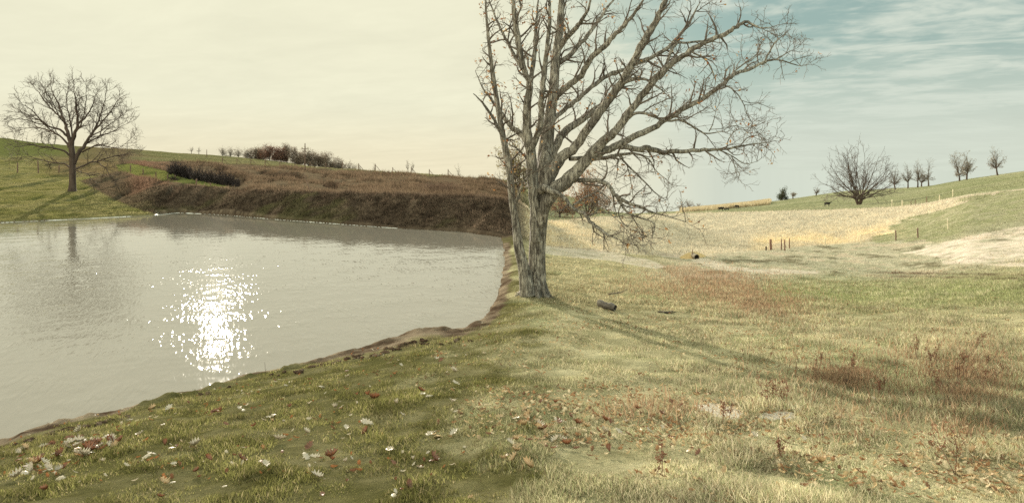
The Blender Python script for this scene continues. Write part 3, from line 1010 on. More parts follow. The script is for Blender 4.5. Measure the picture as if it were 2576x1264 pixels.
notable = [((1190, 525), 'russet', .16), ((1175, 530), 'russet', .13), ((1215, 520), 'russet', .12), ((1310, 512), 'pale', .13), ((1335, 515), 'pale', .10),
           ((1500, 550), 'pale', .12), ((1480, 560), 'pale', .11), ((1530, 685), 'pale', .14), ((1770, 385), 'pale', .14), ((1420, 408), 'pale', .10),
           ((1700, 350), 'russet', .11), ((830, 515), 'tan', .14), ((925, 505), 'pale', .17), ((800, 775), 'pale', .15), ((830, 765), 'pale', .11),
           ((1070, 715), 'pale', .12), ((1060, 725), 'russet', .10), ((1695, 720), 'russet', .15), ((1680, 770), 'pale', .13), ((1730, 790), 'pale', .13),
           ((1820, 780), 'russet', .16), ((1825, 800), 'russet', .12), ((2010, 595), 'pale', .16), ((2030, 590), 'pale', .12), ((2050, 460), 'russet', .15),
           ((2020, 440), 'russet', .12), ((2310, 415), 'russet', .13), ((2320, 435), 'pale', .12), ((2355, 440), 'pale', .11), ((2480, 480), 'pale', .16),
           ((2500, 375), 'pale', .14), ((2420, 235), 'russet', .13), ((2395, 240), 'pale', .15), ((2200, 270), 'pale', .12), ((2490, 310), 'pale', .12),
           ((2400, 655), 'tan', .15), ((2360, 660), 'pale', .13), ((2490, 655), 'pale', .14), ((2380, 790), 'russet', .14), ((1325, 795), 'russet', .13),
           ((1440, 800), 'russet', .13), ((1460, 830), 'pale', .14), ((1150, 800), 'russet', .10), ((1680, 650), 'pale', .11), ((1900, 620), 'pale', .12),
           ((1840, 505), 'russet', .10), ((1840, 510), 'pale', .11), ((1590, 505), 'russet', .11), ((1570, 380), 'pale', .11), ((2180, 485), 'pale', .12),
           ((1240, 600), 'russet', .09), ((770, 658), 'pale', .11), ((715, 575), 'pale', .09), ((580, 660), 'pale', .15), ((905, 715), 'russet', .10),
           ((1960, 440), 'russet', .11), ((1900, 300), 'russet', .10), ((1910, 330), 'pale', .09), ((2135, 260), 'pale', .11), ((2305, 850), 'pale', .12),
           ((2010, 640), 'russet', .11), ((2140, 740), 'pale', .12), ((1740, 900), 'pale', .13), ((2240, 940), 'russet', .13), ((900, 930), 'tan', .13)]
for (X, Y), kd, s in notable:
    a, b_ = zb(X, Y)
    put_leaf(a, b_, kd, 0, s)
for i in range(48):
    a, b_ = zb(random.gauss(480, 90), random.gauss(715, 38))
    put_leaf(a, b_, random.choices(['pale', 'russet', 'tan'], [5, 5, 1])[0], 2, random.uniform(.09, .16))
for i in range(22):
    a, b_ = zb(random.uniform(80, 400), random.uniform(740, 900))
    put_leaf(a, b_, random.choices(['pale', 'russet', 'tan'], [6, 3, 1])[0], 2, random.uniform(.09, .15))
for i in range(45):
    put_leaf(random.uniform(0, 1220), random.uniform(1010, 1262), random.choices(['pale', 'russet', 'tan'], [4, 6, 1])[0], 0, random.uniform(.05, .09))
for i in range(110):
    c_ = random.random()
    if c_ < 0.45:
        a, b_ = random.gauss(1370, 60), random.gauss(1085, 40)
    elif c_ < 0.7:
        a, b_ = random.gauss(1600, 90), random.gauss(1060, 50)
    else:
        a, b_ = random.uniform(1300, 2560), random.uniform(1000, 1262)
    put_leaf(a, min(b_, 1264), random.choices(['pale', 'russet', 'tan'], [2, 3, 6])[0], 1, random.uniform(.07, .13))

# the countless smaller leaves further off, one mesh


def leaf_litter(name, x, y, size, colour, lift=0.03):
    V0, F0 = oak_leaf(0.5, 0.35, 5)
    V0 = V0[:33]; F0 = F0[:-1]
    sel = [0, 2, 6, 8, 12, 14, 18, 20, 24, 26, 31]          # coarse outline
    n = len(x)
    z = H(x, y) + lift
    a = RNG.rand(n) * 6.283; tx = RNG.uniform(-.6, .6, n); ty = RNG.uniform(-.6, .6, n)
    v = V0[None] * size[:, None, None]
    ca, sa = np.cos(a)[:, None], np.sin(a)[:, None]
    X_ = v[..., 0] * ca - v[..., 1] * sa
    Y_ = v[..., 0] * sa + v[..., 1] * ca
    Z_ = v[..., 2] + X_ * np.sin(tx)[:, None] + Y_ * np.sin(ty)[:, None]
    V = np.stack([X_ + x[:, None], Y_ + y[:, None], Z_ + z[:, None]], -1).reshape(-1, 3)
    F = (F0[None] + (np.arange(n) * 33)[:, None, None]).reshape(-1, 4)
    return mesh_np(name, V, F, M_fol, smooth=False, colors=np.repeat(colour, 33, axis=0))


x, y = scatter(30000, (1040, 3000), (5, 34), 0.6)
px = x / y * FOC + 1288
dens = fbm(x * 0.35, y * 0.35, 4, 200) * 1.3 + fbm(x * 1.6, y * 1.6, 3, 210) * 0.9 + 0.45 - sstep(1750, 2300, px) * 0.35
dens = dens * sstep(-0.25, 0.3, (px - 1285) / 800 + fbm(x * 0.7, y * 0.7, 5, 401, 0.6) * 0.75 * sstep(1650, 1300, px) + 0.3 * sstep(1330, 1480, px))
keep = (RNG.rand(len(x)) < dens) & (shore_sd(x, y) > 0.6)
x, y = x[keep], y[keep]
c = tri_mix(len(x), [(0.47, 0.35, 0.20), (0.60, 0.50, 0.34), (0.30, 0.17, 0.09), (0.17, 0.10, 0.06)], [5, 3, 4, 3])
o = leaf_litter('leaf_litter', x, y, 0.035 + 0.045 * RNG.rand(len(x)), c, 0.035)
tag(o, 'scattered brown oak leaves strewn through the meadow', 'fallen leaves', kind='stuff')
x, y = scatter(1500, (-60, 1235), (6, 17), 0.5)
keep = (RNG.rand(len(x)) < 0.4 + fbm(x, y, 3, 220)) & (shore_sd(x, y) > 0.3)
x, y = x[keep], y[keep]
c = tri_mix(len(x), [(0.50, 0.44, 0.34), (0.30, 0.13, 0.055), (0.16, 0.08, 0.045)], [3, 4, 3])
o = leaf_litter('bank_litter', x, y, 0.035 + 0.045 * RNG.rand(len(x)), c, 0.015)
tag(o, 'small broken brown leaves strewn over the pond bank', 'fallen leaves', kind='stuff')

# ------------------------------------------------------------------ tubes and trees


def tubes(name, polys, mat, parent=None, tris=True):
    """polys: (points Nx3, radii N, sides)"""
    groups = {}
    for pts, rad, k in polys:
        groups.setdefault((len(pts), k), []).append((pts, rad))
    Vs, F4, off = [], [], 0
    for (n, k), lst in groups.items():
        Pn = np.array([a for a, _ in lst], float)
        R = np.array([b for _, b in lst], float)
        T = np.empty_like(Pn)
        T[:, 1:-1] = Pn[:, 2:] - Pn[:, :-2]
        T[:, 0] = Pn[:, 1] - Pn[:, 0]
        T[:, -1] = Pn[:, -1] - Pn[:, -2]
        T /= np.linalg.norm(T, axis=-1, keepdims=True) + 1e-9
        m = np.mean(T, axis=1)
        ref = np.where(np.abs(m[:, 1:2]) < 0.8, np.array([[0, 1.0, 0]]), np.array([[1.0, 0, 0]]))[:, None, :]
        U = np.cross(T, np.broadcast_to(ref, T.shape))
        U /= np.linalg.norm(U, axis=-1, keepdims=True) + 1e-9
        Wv = np.cross(T, U)
        a = np.arange(k) / k * 2 * np.pi
        ring = Pn[:, :, None] + R[:, :, None, None] * (U[:, :, None] * np.cos(a)[None, None, :, None] + Wv[:, :, None] * np.sin(a)[None, None, :, None])
        M = len(lst)
        Vs.append(ring.reshape(-1, 3))
        b = (np.arange(M) * n * k)[:, None, None] + (np.arange(n - 1) * k)[None, :, None] + np.arange(k)[None, None, :]
        b2 = (np.arange(M) * n * k)[:, None, None] + (np.arange(n - 1) * k)[None, :, None] + ((np.arange(k) + 1) % k)[None, None, :]
        F4.append((np.stack([b, b2, b2 + k, b + k], -1).reshape(-1, 4) + off))
        off += M * n * k
    return mesh_np(name, np.concatenate(Vs), [np.concatenate(F4)], mat, parent)


def curve(pts, n):
    """resample a polyline of (x,y,z,r) rows smoothly (catmull-rom)"""
    P_ = np.array(pts, float)
    if len(P_) < 3:
        t = np.linspace(0, 1, n)[:, None]
        return P_[0] * (1 - t) + P_[-1] * t
    A = np.vstack([2 * P_[0] - P_[1], P_, 2 * P_[-1] - P_[-2]])
    m = len(P_) - 1
    out = []
    for u in np.linspace(0, m - 1e-6, n):
        i = int(u); f = u - i
        p0, p1, p2, p3 = A[i], A[i + 1], A[i + 2], A[i + 3]
        out.append(0.5 * ((2 * p1) + (-p0 + p2) * f + (2 * p0 - 5 * p1 + 4 * p2 - p3) * f * f + (-p0 + 3 * p1 - 3 * p2 + p3) * f ** 3))
    out = np.array(out)
    out[:, 3] = np.maximum(out[:, 3], 0.003)
    return out


def wander(r, start, d, length, r0, r1, npt, wig, up):
    pts = [np.array(start, float)]
    d = np.array(d, float)
    st = length / (npt - 1)
    for i in range(npt - 1):
        d = d + np.array([r.gauss(0, wig), r.gauss(0, wig), r.gauss(0, wig) + up])
        d /= np.linalg.norm(d) + 1e-9
        pts.append(pts[-1] + d * st)
    rad = np.linspace(r0, r1, npt)
    return np.array(pts), rad


def side_dir(r, t, spread):
    v = np.array([r.gauss(0, 1), r.gauss(0, 1), r.gauss(0, 1)])
    v -= t * np.dot(v, t)
    v /= np.linalg.norm(v) + 1e-9
    a = math.radians(spread)
    return t * math.cos(a) + v * math.sin(a)


def sprout(r, polys, tips, pts, rad, level, P_, lo=0.15):
    """P_: per level dict(n per metre, len, rmin, wig, up, spread)"""
    if level >= len(P_):
        return
    q_ = P_[level]
    seg = np.linalg.norm(np.diff(pts, axis=0), axis=1)
    L = seg.sum()
    cum = np.concatenate([[0], np.cumsum(seg)]) / max(L, 1e-6)
    cnt = max(1, int(round(L * q_['den'] + r.random() * 0.999)))
    for j in range(cnt):
        u = lo + (1 - lo) * (j + r.random()) / cnt
        u = min(u, 0.99)
        k = min(np.searchsorted(cum, u) - 1, len(pts) - 2)
        k = max(k, 0)
        f = (u - cum[k]) / max(cum[k + 1] - cum[k], 1e-6)
        p = pts[k] * (1 - f) + pts[k + 1] * f
        rr = rad[k] * (1 - f) + rad[k + 1] * f
        t = pts[k + 1] - pts[k]
        t /= np.linalg.norm(t) + 1e-9
        d = side_dir(r, t, r.gauss(q_['spread'], 12))
        ln = q_['len'] * r.uniform(0.45, 1.25) * (1.15 - 0.5 * u)
        if 'bound' in q_:
            for _ in range(3):
                e = p + d * ln
                if q_['bound'](e):
                    break
                d = side_dir(r, t, q_['spread']); ln *= 0.7
            else:
                continue
        r0 = max(q_['rmin'], min(rr * 0.62, q_['rmax']))
        pp, ra = wander(r, p, d, ln, r0, q_['rmin'] * 0.7, q_['npt'], q_['wig'], q_['up'])
        polys.append((pp, ra, q_['k']))
        tips.append(pp[-1])
        sprout(r, polys, tips, pp, ra, level + 1, P_, 0.15)


def leaf_faces(name, pts, size, cols, wts, mat, parent, seed=1):
    rs = np.random.RandomState(seed)
    n = len(pts)
    a = rs.normal(size=(n, 3)); a /= np.linalg.norm(a, axis=1, keepdims=True)
    b = rs.normal(size=(n, 3)); b -= a * (a * b).sum(1, keepdims=True); b /= np.linalg.norm(b, axis=1, keepdims=True)
    s = (size * (0.6 + 0.8 * rs.rand(n)))[:, None]
    V = np.stack([pts - a * s, pts - b * s * 0.5, pts + a * s, pts + b * s * 0.5], 1).reshape(-1, 3)
    i = np.arange(n) * 4
    F = np.stack([i, i + 1, i + 2, i + 3], -1)
    k = rs.choice(len(cols), n, p=np.array(wts) / sum(wts))
    C = np.repeat(np.array(cols)[k] * (0.8 + 0.4 * rs.rand(n, 1)), 4, axis=0)
    return mesh_np(name, V, [F], mat, parent, smooth=False, colors=C)


def traced(conv, rows, Y0, depth0, depth1, scale, n=None, ybase=None):
    """picture-traced limb (X,Y,width) -> world rows; depth swings from depth0 to depth1 along it"""
    out = []
    m = len(rows)
    for i, (X, Yp, w) in enumerate(rows):
        px, py = conv(X, Yp)
        t = i / (m - 1)
        d = Y0 + depth0 + (depth1 - depth0) * t
        out.append((PX(px) * d, d, -(py - EYE) / FOC * d, w * scale / FOC * d / 2))
    return out


# ---- the big oak of the meadow
HY = 20.0
oak = empty('oak_tree', find(1345, 742, 15, 26))
HY = oak.location.y
tag(oak, 'large bare grey oak with long spreading limbs beside the pond', 'tree')
s3 = .4742
OAKL = {
    'trunk': ([(160, 1515, 165), (162, 1485, 122), (168, 1400, 96), (168, 1250, 88), (180, 1080, 90), (195, 960, 100), (205, 850, 84), (212, 760, 66), (216, 700, 40)], 0, 0, 12),
    'A': ([(190, 1040, 60), (198, 940, 84), (205, 850, 84), (215, 700, 80), (235, 550, 60), (255, 400, 54), (265, 250, 48), (285, 100, 42), (292, 20, 38), (300, -100, 30), (315, -260, 16), (330, -400, 5)], 0, .8, 10),
    'A1': ([(265, 270, 30), (340, 215, 26), (420, 130, 22), (490, 35, 18), (560, -60, 11), (640, -160, 3)], .5, 1.6, 8),
    'A2': ([(285, 180, 30), (350, 95, 27), (400, 40, 22), (440, -30, 14), (470, -150, 4)], .5, -1, 8),
    'A3': ([(255, 450, 36), (330, 380, 34), (410, 310, 32), (450, 240, 30), (530, 160, 28), (600, 90, 24), (650, 35, 20), (720, -60, 12), (780, -170, 3)], .3, -1.4, 8),
    'A4': ([(245, 560, 26), (290, 520, 25), (340, 485, 24), (440, 400, 22), (540, 325, 22), (640, 290, 18), (700, 262, 12), (760, 250, 5)], .2, 1.8, 7),
    'B': ([(158, 1200, 50), (154, 1000, 54), (140, 800, 60), (120, 650, 50), (112, 500, 44), (130, 380, 34), (95, 280, 30), (70, 150, 32), (55, 40, 28), (40, -80, 18), (30, -220, 5)], -.25, -1.4, 9),
    'B2': ([(130, 720, 34), (180, 600, 32), (190, 450, 30), (205, 330, 28), (225, 150, 22), (232, 35, 20), (235, -100, 10), (240, -220, 3)], -.7, -1.8, 8),
    'B3': ([(130, 400, 26), (150, 250, 24), (160, 100, 20), (168, 0, 14), (175, -120, 4)], -.9, .2, 7),
    'B4': ([(122, 680, 34), (60, 620, 30), (0, 560, 24), (-60, 470, 16), (-120, 390, 9), (-160, 300, 3)], -.6, 1.5, 7),
    'B5': ([(90, 290, 22), (40, 200, 18), (-20, 90, 14), (-70, -30, 8), (-110, -140, 3)], -1, .4, 7),
    'C': ([(190, 1040, 44), (222, 920, 62), (270, 790, 60), (370, 700, 50), (440, 600, 46), (530, 480, 44), (600, 380, 42), (660, 280, 40), (720, 170, 38), (790, 50, 34), (830, -40, 24), (880, -150, 6)], -.2, -1.6, 9),
    'C0': ([(225, 790, 54), (300, 640, 44), (380, 575, 38), (480, 505, 34), (560, 440, 28), (640, 350, 18), (700, 300, 6)], .3, 2.2, 8),
    'C1': ([(680, 260, 20), (760, 235, 20), (850, 185, 20), (900, 140, 18), (950, 80, 17), (985, 25, 13), (1030, -60, 4)], -1.2, -.6, 7),
    'C2': ([(600, 400, 22), (650, 350, 20), (740, 345, 14), (820, 395, 8), (870, 440, 3)], -.9, -2, 6),
    'D': ([(185, 1120, 44), (215, 1010, 66), (265, 930, 76), (330, 880, 72), (400, 800, 62), (480, 715, 54), (560, 640, 44), (620, 570, 42), (680, 490, 38), (740, 410, 36), (800, 340, 34), (870, 270, 30), (960, 210, 28), (1050, 150, 26), (1150, 110, 24), (1220, 70, 20), (1280, 40, 15), (1350, 72, 8), (1420, 66, 3)], -.3, -2.4, 9),
    'D1': ([(790, 350, 18), (850, 265, 17), (900, 160, 15), (960, 150, 12), (1060, 142, 9), (1140, 150, 4)], -1.4, -.6, 7),
    'D2': ([(990, 200, 10), (1060, 240, 9), (1095, 290, 8), (1115, 360, 3)], -1.7, -1.4, 6),
    'E': ([(450, 750, 52), (520, 725, 44), (600, 690, 38), (700, 640, 34), (800, 590, 30), (880, 540, 29), (960, 490, 26), (1060, 440, 24), (1150, 370, 22), (1210, 320, 20), (1290, 290, 17), (1380, 250, 13), (1440, 240, 9), (1530, 265, 6), (1570, 275, 3)], -.8, .8, 8),
    'E1': ([(1370, 255, 10), (1400, 200, 9), (1430, 150, 7), (1480, 105, 3)], .6, .2, 6),
    'E2': ([(1190, 330, 9), (1240, 280, 8), (1330, 215, 5), (1340, 190, 2)], .4, 1.2, 6),
    'E3': ([(1150, 370, 8), (1210, 400, 7), (1260, 470, 5), (1290, 550, 3), (1305, 585, 2)], .3, -.6, 6),
    'E4': ([(1440, 240, 7), (1500, 200, 5), (1525, 190, 2)], .7, 1.3, 5),
    'E5': ([(640, 555, 18), (700, 520, 15), (780, 540, 13), (850, 565, 12), (930, 560, 12), (1000, 600, 11), (1060, 630, 8), (1150, 620, 4)], -1.1, -2.2, 7),
    'E6': ([(1080, 620, 6), (1100, 580, 5), (1118, 505, 2)], -2, -2.2, 5),
    'F': ([(560, 710, 32), (620, 700, 30), (700, 712, 29), (760, 708, 29), (820, 730, 27), (920, 725, 23), (1050, 718, 19), (1150, 715, 14), (1240, 700, 10), (1330, 685, 6), (1400, 680, 3)], -.6, .4, 8),
    'F1': ([(1130, 716, 8), (1200, 750, 6), (1270, 790, 5), (1335, 780, 2)], .2, .8, 6),
    'F2': ([(1170, 712, 7), (1190, 650, 5), (1240, 605, 3), (1300, 600, 2)], .2, -.6, 6),
    'F3': ([(1200, 750, 5), (1215, 800, 4), (1220, 835, 2)], .4, .2, 5),
    'F4': ([(1240, 700, 6), (1290, 650, 4), (1340, 640, 2)], .2, 1, 5),
    'G': ([(340, 765, 24), (420, 765, 24), (520, 760, 22), (600, 742, 18), (690, 738, 12), (760, 770, 8), (800, 830, 5), (860, 880, 2)], -.2, .9, 7),
    'G1': ([(600, 745, 12), (650, 800, 10), (740, 890, 8), (800, 950, 6), (850, 985, 3)], .2, -.8, 6),
    'G2': ([(645, 800, 6), (665, 880, 5), (680, 1000, 2)], 0, .6, 5),
    'G3': ([(560, 755, 12), (600, 770, 10), (585, 800, 5)], .2, -.2, 5),
    'Hh': ([(330, 875, 30), (400, 880, 26), (470, 878, 24), (540, 900, 23), (580, 955, 22), (650, 1000, 17), (720, 1020, 14), (780, 1050, 10), (860, 1070, 6), (955, 1100, 2)], -.4, -2.6, 8),
    'H1': ([(590, 970, 14), (650, 1050, 11), (720, 1080, 9), (790, 1110, 6), (778, 1185, 2)], -1.4, -2, 6),
    'H2': ([(620, 985, 10), (600, 1060, 7), (640, 1120, 4), (700, 1150, 2)], -1.5, -1.7, 6),
    'I': ([(190, 930, 46), (215, 925, 36), (300, 960, 22), (350, 1020, 18), (420, 1060, 18), (460, 1110, 18), (530, 1160, 14), (610, 1198, 4)], -.5, -2.4, 7),
    'I1': ([(430, 1070, 12), (500, 1050, 9), (560, 1060, 6), (640, 1140, 2)], -1.6, -2.6, 6),
    'I2': ([(360, 1010, 10), (440, 960, 8), (500, 940, 6), (560, 990, 3)], -1.2, .2, 6),
    'J': ([(118, 1490, 84), (98, 1350, 62), (70, 1230, 52), (54, 1100, 40), (36, 990, 36), (20, 820, 38), (-15, 640, 32), (-50, 430, 26), (-80, 220, 20), (-100, 20, 14), (-110, -150, 4)], -.35, -.4, 9),
    'J1': ([(-10, 660, 20), (-60, 560, 16), (-110, 480, 12), (-170, 420, 4)], -.5, -1.5, 6),
    'J2': ([(55, 1000, 18), (90, 900, 14), (110, 830, 8)], -.6, -1.2, 6),
}
r = random.Random(5)
polys_main, polys_br, tips = [], [], []


def hero_bound(e):
    px = e[0] / e[1] * FOC + 1288
    return px > 1196 + r.random() * 25


HP = [dict(den=2.7, len=1.0, rmin=.0085, rmax=.035, wig=.22, up=.06, spread=52, npt=6, k=4, bound=hero_bound),
      dict(den=5.4, len=.46, rmin=.006, rmax=.012, wig=.25, up=.05, spread=50, npt=4, k=3, bound=hero_bound),
      dict(den=5.5, len=.20, rmin=.0042, rmax=.006, wig=.22, up=.03, spread=48, npt=3, k=3)]
for nm, (rows, d0, d1, k) in OAKL.items():
    w = traced(z3, rows, HY, d0, d1, s3)
    cpts = curve(w, max(6, len(rows) * 4))
    wig_r = np.random.RandomState(abs(hash(nm)) % 1000 if False else len(nm) * 31 + len(rows))
    if nm not in ('trunk', 'A', 'J'):
        j = (wig_r.rand(len(cpts), 3) - 0.5) * np.minimum(0.05, cpts[:, 3:4] * 0.7)
        cpts[1:, :3] += j[1:]
    sides = 16 if nm in ('trunk', 'A', 'B', 'C', 'D', 'J') else 8
    polys_main.append((cpts[:, :3], cpts[:, 3], sides))
    if nm == 'trunk':
        continue
    big = cpts[0, 3] > 0.11
    sprout(r, polys_br, tips, cpts[:, :3], cpts[:, 3], 0, HP, 0.30 if big else 0.08)
    # bunch of twigs at the end
    for _ in range(3):
        pp, ra = wander(r, cpts[-1, :3], (cpts[-1, :3] - cpts[-3, :3]), .7, .009, .004, 6, .3, .05)
        if hero_bound(pp[-1]):
            polys_br.append((pp, ra, 3))
            sprout(r, polys_br, tips, pp, ra, 1, HP)
inv = -np.array(oak.location)


def shift(polys, v):
    return [(p + v, a, k) for p, a, k in polys]


# root flare
gx, gy, gz = oak.location
for i in range(9):
    a = i / 9 * 6.283 + r.uniform(-.25, .25)
    d = np.array([math.cos(a), math.sin(a), 0])
    L = r.uniform(.55, .95)
    b0 = np.array([gx, gy, gz])
    rows = []
    for t, hgt, rr in ((0.16, .75, .12), (0.24, .35, .13), (0.38, .08, .10), (0.58, -0.02, .055), (0.62 + L * .5, -.07, .03)):
        q0 = b0 + d * t
        q0[2] = hz(q0[0], q0[1]) + hgt - .02
        rows.append((*q0, rr))
    cpts = curve(rows, 12)
    polys_main.append((cpts[:, :3], cpts[:, 3], 10))
tubes('trunk', shift(polys_main, inv), M_bark, oak)
tubes('crown', shift(polys_br, inv), M_twig, oak)
tp = np.array(tips)
rs = np.random.RandomState(3)
sel = rs.rand(len(tp)) < 0.035
sel |= (rs.rand(len(tp)) < 0.10) & (tp[:, 0] / tp[:, 1] * FOC + 1288 < 1420)
lp = tp[sel]
lp = np.repeat(lp, 3, axis=0) + rs.normal(size=(len(lp) * 3, 3)) * 0.05
leaf_faces('foliage', lp + inv, 0.045, [(0.33, 0.17, 0.07), (0.42, 0.27, 0.12), (0.20, 0.09, 0.045)], [3, 2, 3], M_fol, oak)
print('oak twigs', len(polys_br), 'tips', len(tips))

# ---- the round bare tree on the far bank
s1_ = .3592
RT = find(182, 482, 66, 90)
rt = empty('bare_tree', RT)
tag(rt, 'round-crowned bare dark tree on the far green bank, its shadow reaching the water', 'tree')
FARL = {
    'trunk': ([(432, 905, 78), (430, 880, 56), (432, 830, 44), (432, 760, 41), (432, 700, 40), (430, 620, 38), (420, 540, 34)], 0, 0),
    'L1': ([(420, 545, 28), (395, 460, 22), (370, 380, 17), (350, 320, 13), (320, 250, 9), (290, 180, 5), (280, 130, 2)], 0, 2.5),
    'L2': ([(370, 380, 12), (310, 330, 10), (250, 270, 8), (200, 200, 5), (160, 150, 2)], .8, 3),
    'L3': ([(400, 500, 17), (340, 450, 14), (250, 420, 10), (180, 350, 8), (110, 290, 4), (60, 260, 2)], .3, -3),
    'L4': ([(430, 600, 18), (370, 520, 13), (300, 470, 10), (200, 440, 7), (120, 440, 4), (50, 460, 2)], 0, 3),
    'L5': ([(425, 640, 15), (370, 600, 12), (300, 580, 10), (200, 570, 8), (100, 550, 5), (30, 540, 3)], 0, -2),
    'L6': ([(425, 725, 12), (370, 690, 10), (280, 680, 8), (200, 660, 5), (100, 640, 3), (30, 650, 2)], 0, 2),
    'L7': ([(300, 470, 9), (220, 400, 7), (120, 350, 5), (60, 330, 2)], 1.5, -.5),
    'L8': ([(250, 420, 8), (160, 400, 6), (80, 380, 4), (20, 380, 2)], -1, -3.5),
    'R1': ([(430, 560, 24), (455, 460, 20), (470, 380, 16), (460, 300, 12), (450, 220, 8), (440, 140, 3)], 0, -2),
    'R2': ([(465, 420, 12), (530, 360, 10), (570, 280, 6), (600, 200, 3)], -.8, 1.5),
    'R3': ([(440, 690, 30), (480, 610, 26), (530, 540, 20), (580, 460, 14), (620, 370, 10), (650, 280, 7), (670, 180, 3)], 0, 1.5),
    'R4': ([(560, 490, 11), (640, 400, 9), (700, 320, 6), (750, 250, 3)], .8, -2),
    'R5': ([(530, 550, 12), (620, 500, 10), (700, 470, 6), (800, 420, 3)], .5, 3),
    'R6': ([(500, 610, 12), (600, 560, 10), (690, 575, 7), (760, 580, 4), (840, 515, 2)], .3, -3),
    'R7': ([(450, 730, 14), (540, 690, 12), (620, 670, 9), (720, 640, 6), (830, 620, 3)], 0, 2),
    'R8': ([(600, 680, 8), (660, 720, 6), (700, 780, 3)], 1, .5),
    'R9': ([(450, 740, 7), (530, 760, 5), (570, 800, 2)], 0, -1.5),
    'R10': ([(560, 500, 9), (650, 450, 7), (740, 380, 4), (800, 340, 2)], .8, -3),
    'C': ([(430, 580, 14), (425, 430, 10), (405, 340, 8), (390, 250, 5), (400, 170, 2)], 0, 3),
    'C2': ([(440, 500, 10), (500, 400, 8), (520, 280, 6), (530, 170, 2)], 0, -3.4),
    'C3': ([(400, 420, 9), (340, 360, 7), (300, 280, 5), (230, 170, 2)], 0, -3.4),
}
r = random.Random(9)
pm, pb, tips = [], [], []
FP = [dict(den=1.9, len=2.0, rmin=.018, rmax=.05, wig=.16, up=.05, spread=40, npt=6, k=4),
      dict(den=2.6, len=1.05, rmin=.014, rmax=.02, wig=.2, up=.05, spread=42, npt=4, k=3),
      dict(den=2.6, len=.55, rmin=.011, rmax=.012, wig=.2, up=.03, spread=45, npt=3, k=3)]
for nm, (rows, d0, d1) in FARL.items():
    w = traced(z1, rows, RT.y, d0, d1, s1_)
    cpts = curve(w, max(6, len(rows) * 3))
    if nm != 'trunk':
        cpts[1:, :3] += (np.random.RandomState(len(rows) + 5).rand(len(cpts) - 1, 3) - .5) * .12
    pm.append((cpts[:, :3], cpts[:, 3], 10))
    if nm == 'trunk':
        continue
    sprout(r, pb, tips, cpts[:, :3], cpts[:, 3], 0, FP, 0.22)
    for _ in range(3):
        pp, ra = wander(r, cpts[-1, :3], (cpts[-1, :3] - cpts[-3, :3]), 1.3, .018, .008, 6, .2, .03)
        pb.append((pp, ra, 3))
        sprout(r, pb, tips, pp, ra, 1, FP)
inv = -np.array(rt.location)
tubes('trunk', shift(pm, inv), M_dark, rt)
tubes('crown', shift(pb, inv), M_darktwig, rt)
print('far tree twigs', len(pb))


# ---- procedural trees
def grow_tree(base, height, spread, label, seed, mat=M_dark, tmat=M_darktwig, group=None, trunk_h=0.28, stems=1, trunk_r=None,
              n_limb=9, leaves=0, leaf_cols=None, leaf_w=None, leaf_size=.25, name='bare_tree', low=35, high=88, dens=1.0, cat='tree', lsz=None):
    r = random.Random(seed)
    t = empty(name, base)
    tag(t, label, cat, group)
    pm, pb, tips = [], [], []
    tr = trunk_r or height * 0.03
    H_ = height
    th = H_ * trunk_h
    for s_ in range(stems):
        lean = np.array([r.uniform(-.1, .1), r.uniform(-.1, .1), 1]) if stems == 1 else np.array([r.uniform(-.5, .5), r.uniform(-.4, .4), 1])
        pp, ra = wander(r, (r.uniform(-.1, .1) * (stems > 1), 0, -0.15), lean, th + .15, tr * 1.3, tr * .8, 6, .05, .05)
        ra[0] *= 1.35
        pm.append((pp, ra, 8))
        for i in range(max(2, n_limb // stems)):
            u = (i + .5) / max(2, n_limb // stems)
            ang = r.random() * 6.283
            el = math.radians(r.uniform(low, high) if i else 85)
            d = np.array([math.cos(ang) * math.cos(el), math.sin(ang) * math.cos(el), math.sin(el)])
            # reach an ellipsoid envelope
            L = 1 / math.sqrt((math.cos(el) / (spread / 2)) ** 2 + (math.sin(el) / (H_ - th * .8)) ** 2)
            L *= r.uniform(.78, .98)
            st = pp[-1] * (0.72 + .28 * r.random()) if i else pp[-1]
            lp_, lr = wander(r, st, d, L, tr * r.uniform(.38, .6), H_ * .0016, 9, .07, .015)
            pm.append((lp_, lr, 5))
            q_ = [dict(den=9 / L * dens, len=L * .42, rmin=H_ * .0024, rmax=tr * .25, wig=.15, up=.04, spread=38, npt=5, k=3),
                  dict(den=9 / L * dens, len=L * .2, rmin=H_ * .0019, rmax=tr * .1, wig=.2, up=.03, spread=40, npt=4, k=3),
                  dict(den=12 / L * dens, len=L * .1, rmin=H_ * .0014, rmax=tr * .06, wig=.2, up=.02, spread=42, npt=3, k=3)]
            if height / base[1] * FOC < 90:
                q_ = q_[:2]
            sprout(r, pb, tips, lp_, lr, 0, q_, 0.2)
    tubes('trunk', pm, mat, t)
    tubes('crown', pb, tmat, t)
    if leaves:
        tp = np.array(tips)
        rs_ = np.random.RandomState(seed)
        # clumps: only some tips carry leaves
        w = fbm(tp[:, 0] * 2.2 / spread * 4 + seed, (tp[:, 2] + tp[:, 1]) * 2.2 / spread * 4, 2, seed)
        prob = np.clip(0.55 + w * 1.1, 0.02, None)
        k = rs_.choice(len(tp), leaves, p=prob / prob.sum())
        pts = tp[k] + rs_.normal(size=(leaves, 3)) * (lsz or leaf_size * 1.3)
        leaf_faces('foliage', pts, leaf_size, leaf_cols, leaf_w, M_fol, t, seed)
    return t


# wide many-stemmed tree on the right hill
B = at(2160, 112)
grow_tree(B, 146 / FOC * B.y, 225 / FOC * B.y, 'wide bare tree spreading like a fan at the foot of the right hill', 21, trunk_h=.13, stems=4, n_limb=28, low=5, high=72, trunk_r=.19, dens=.8, tmat=M_fan)

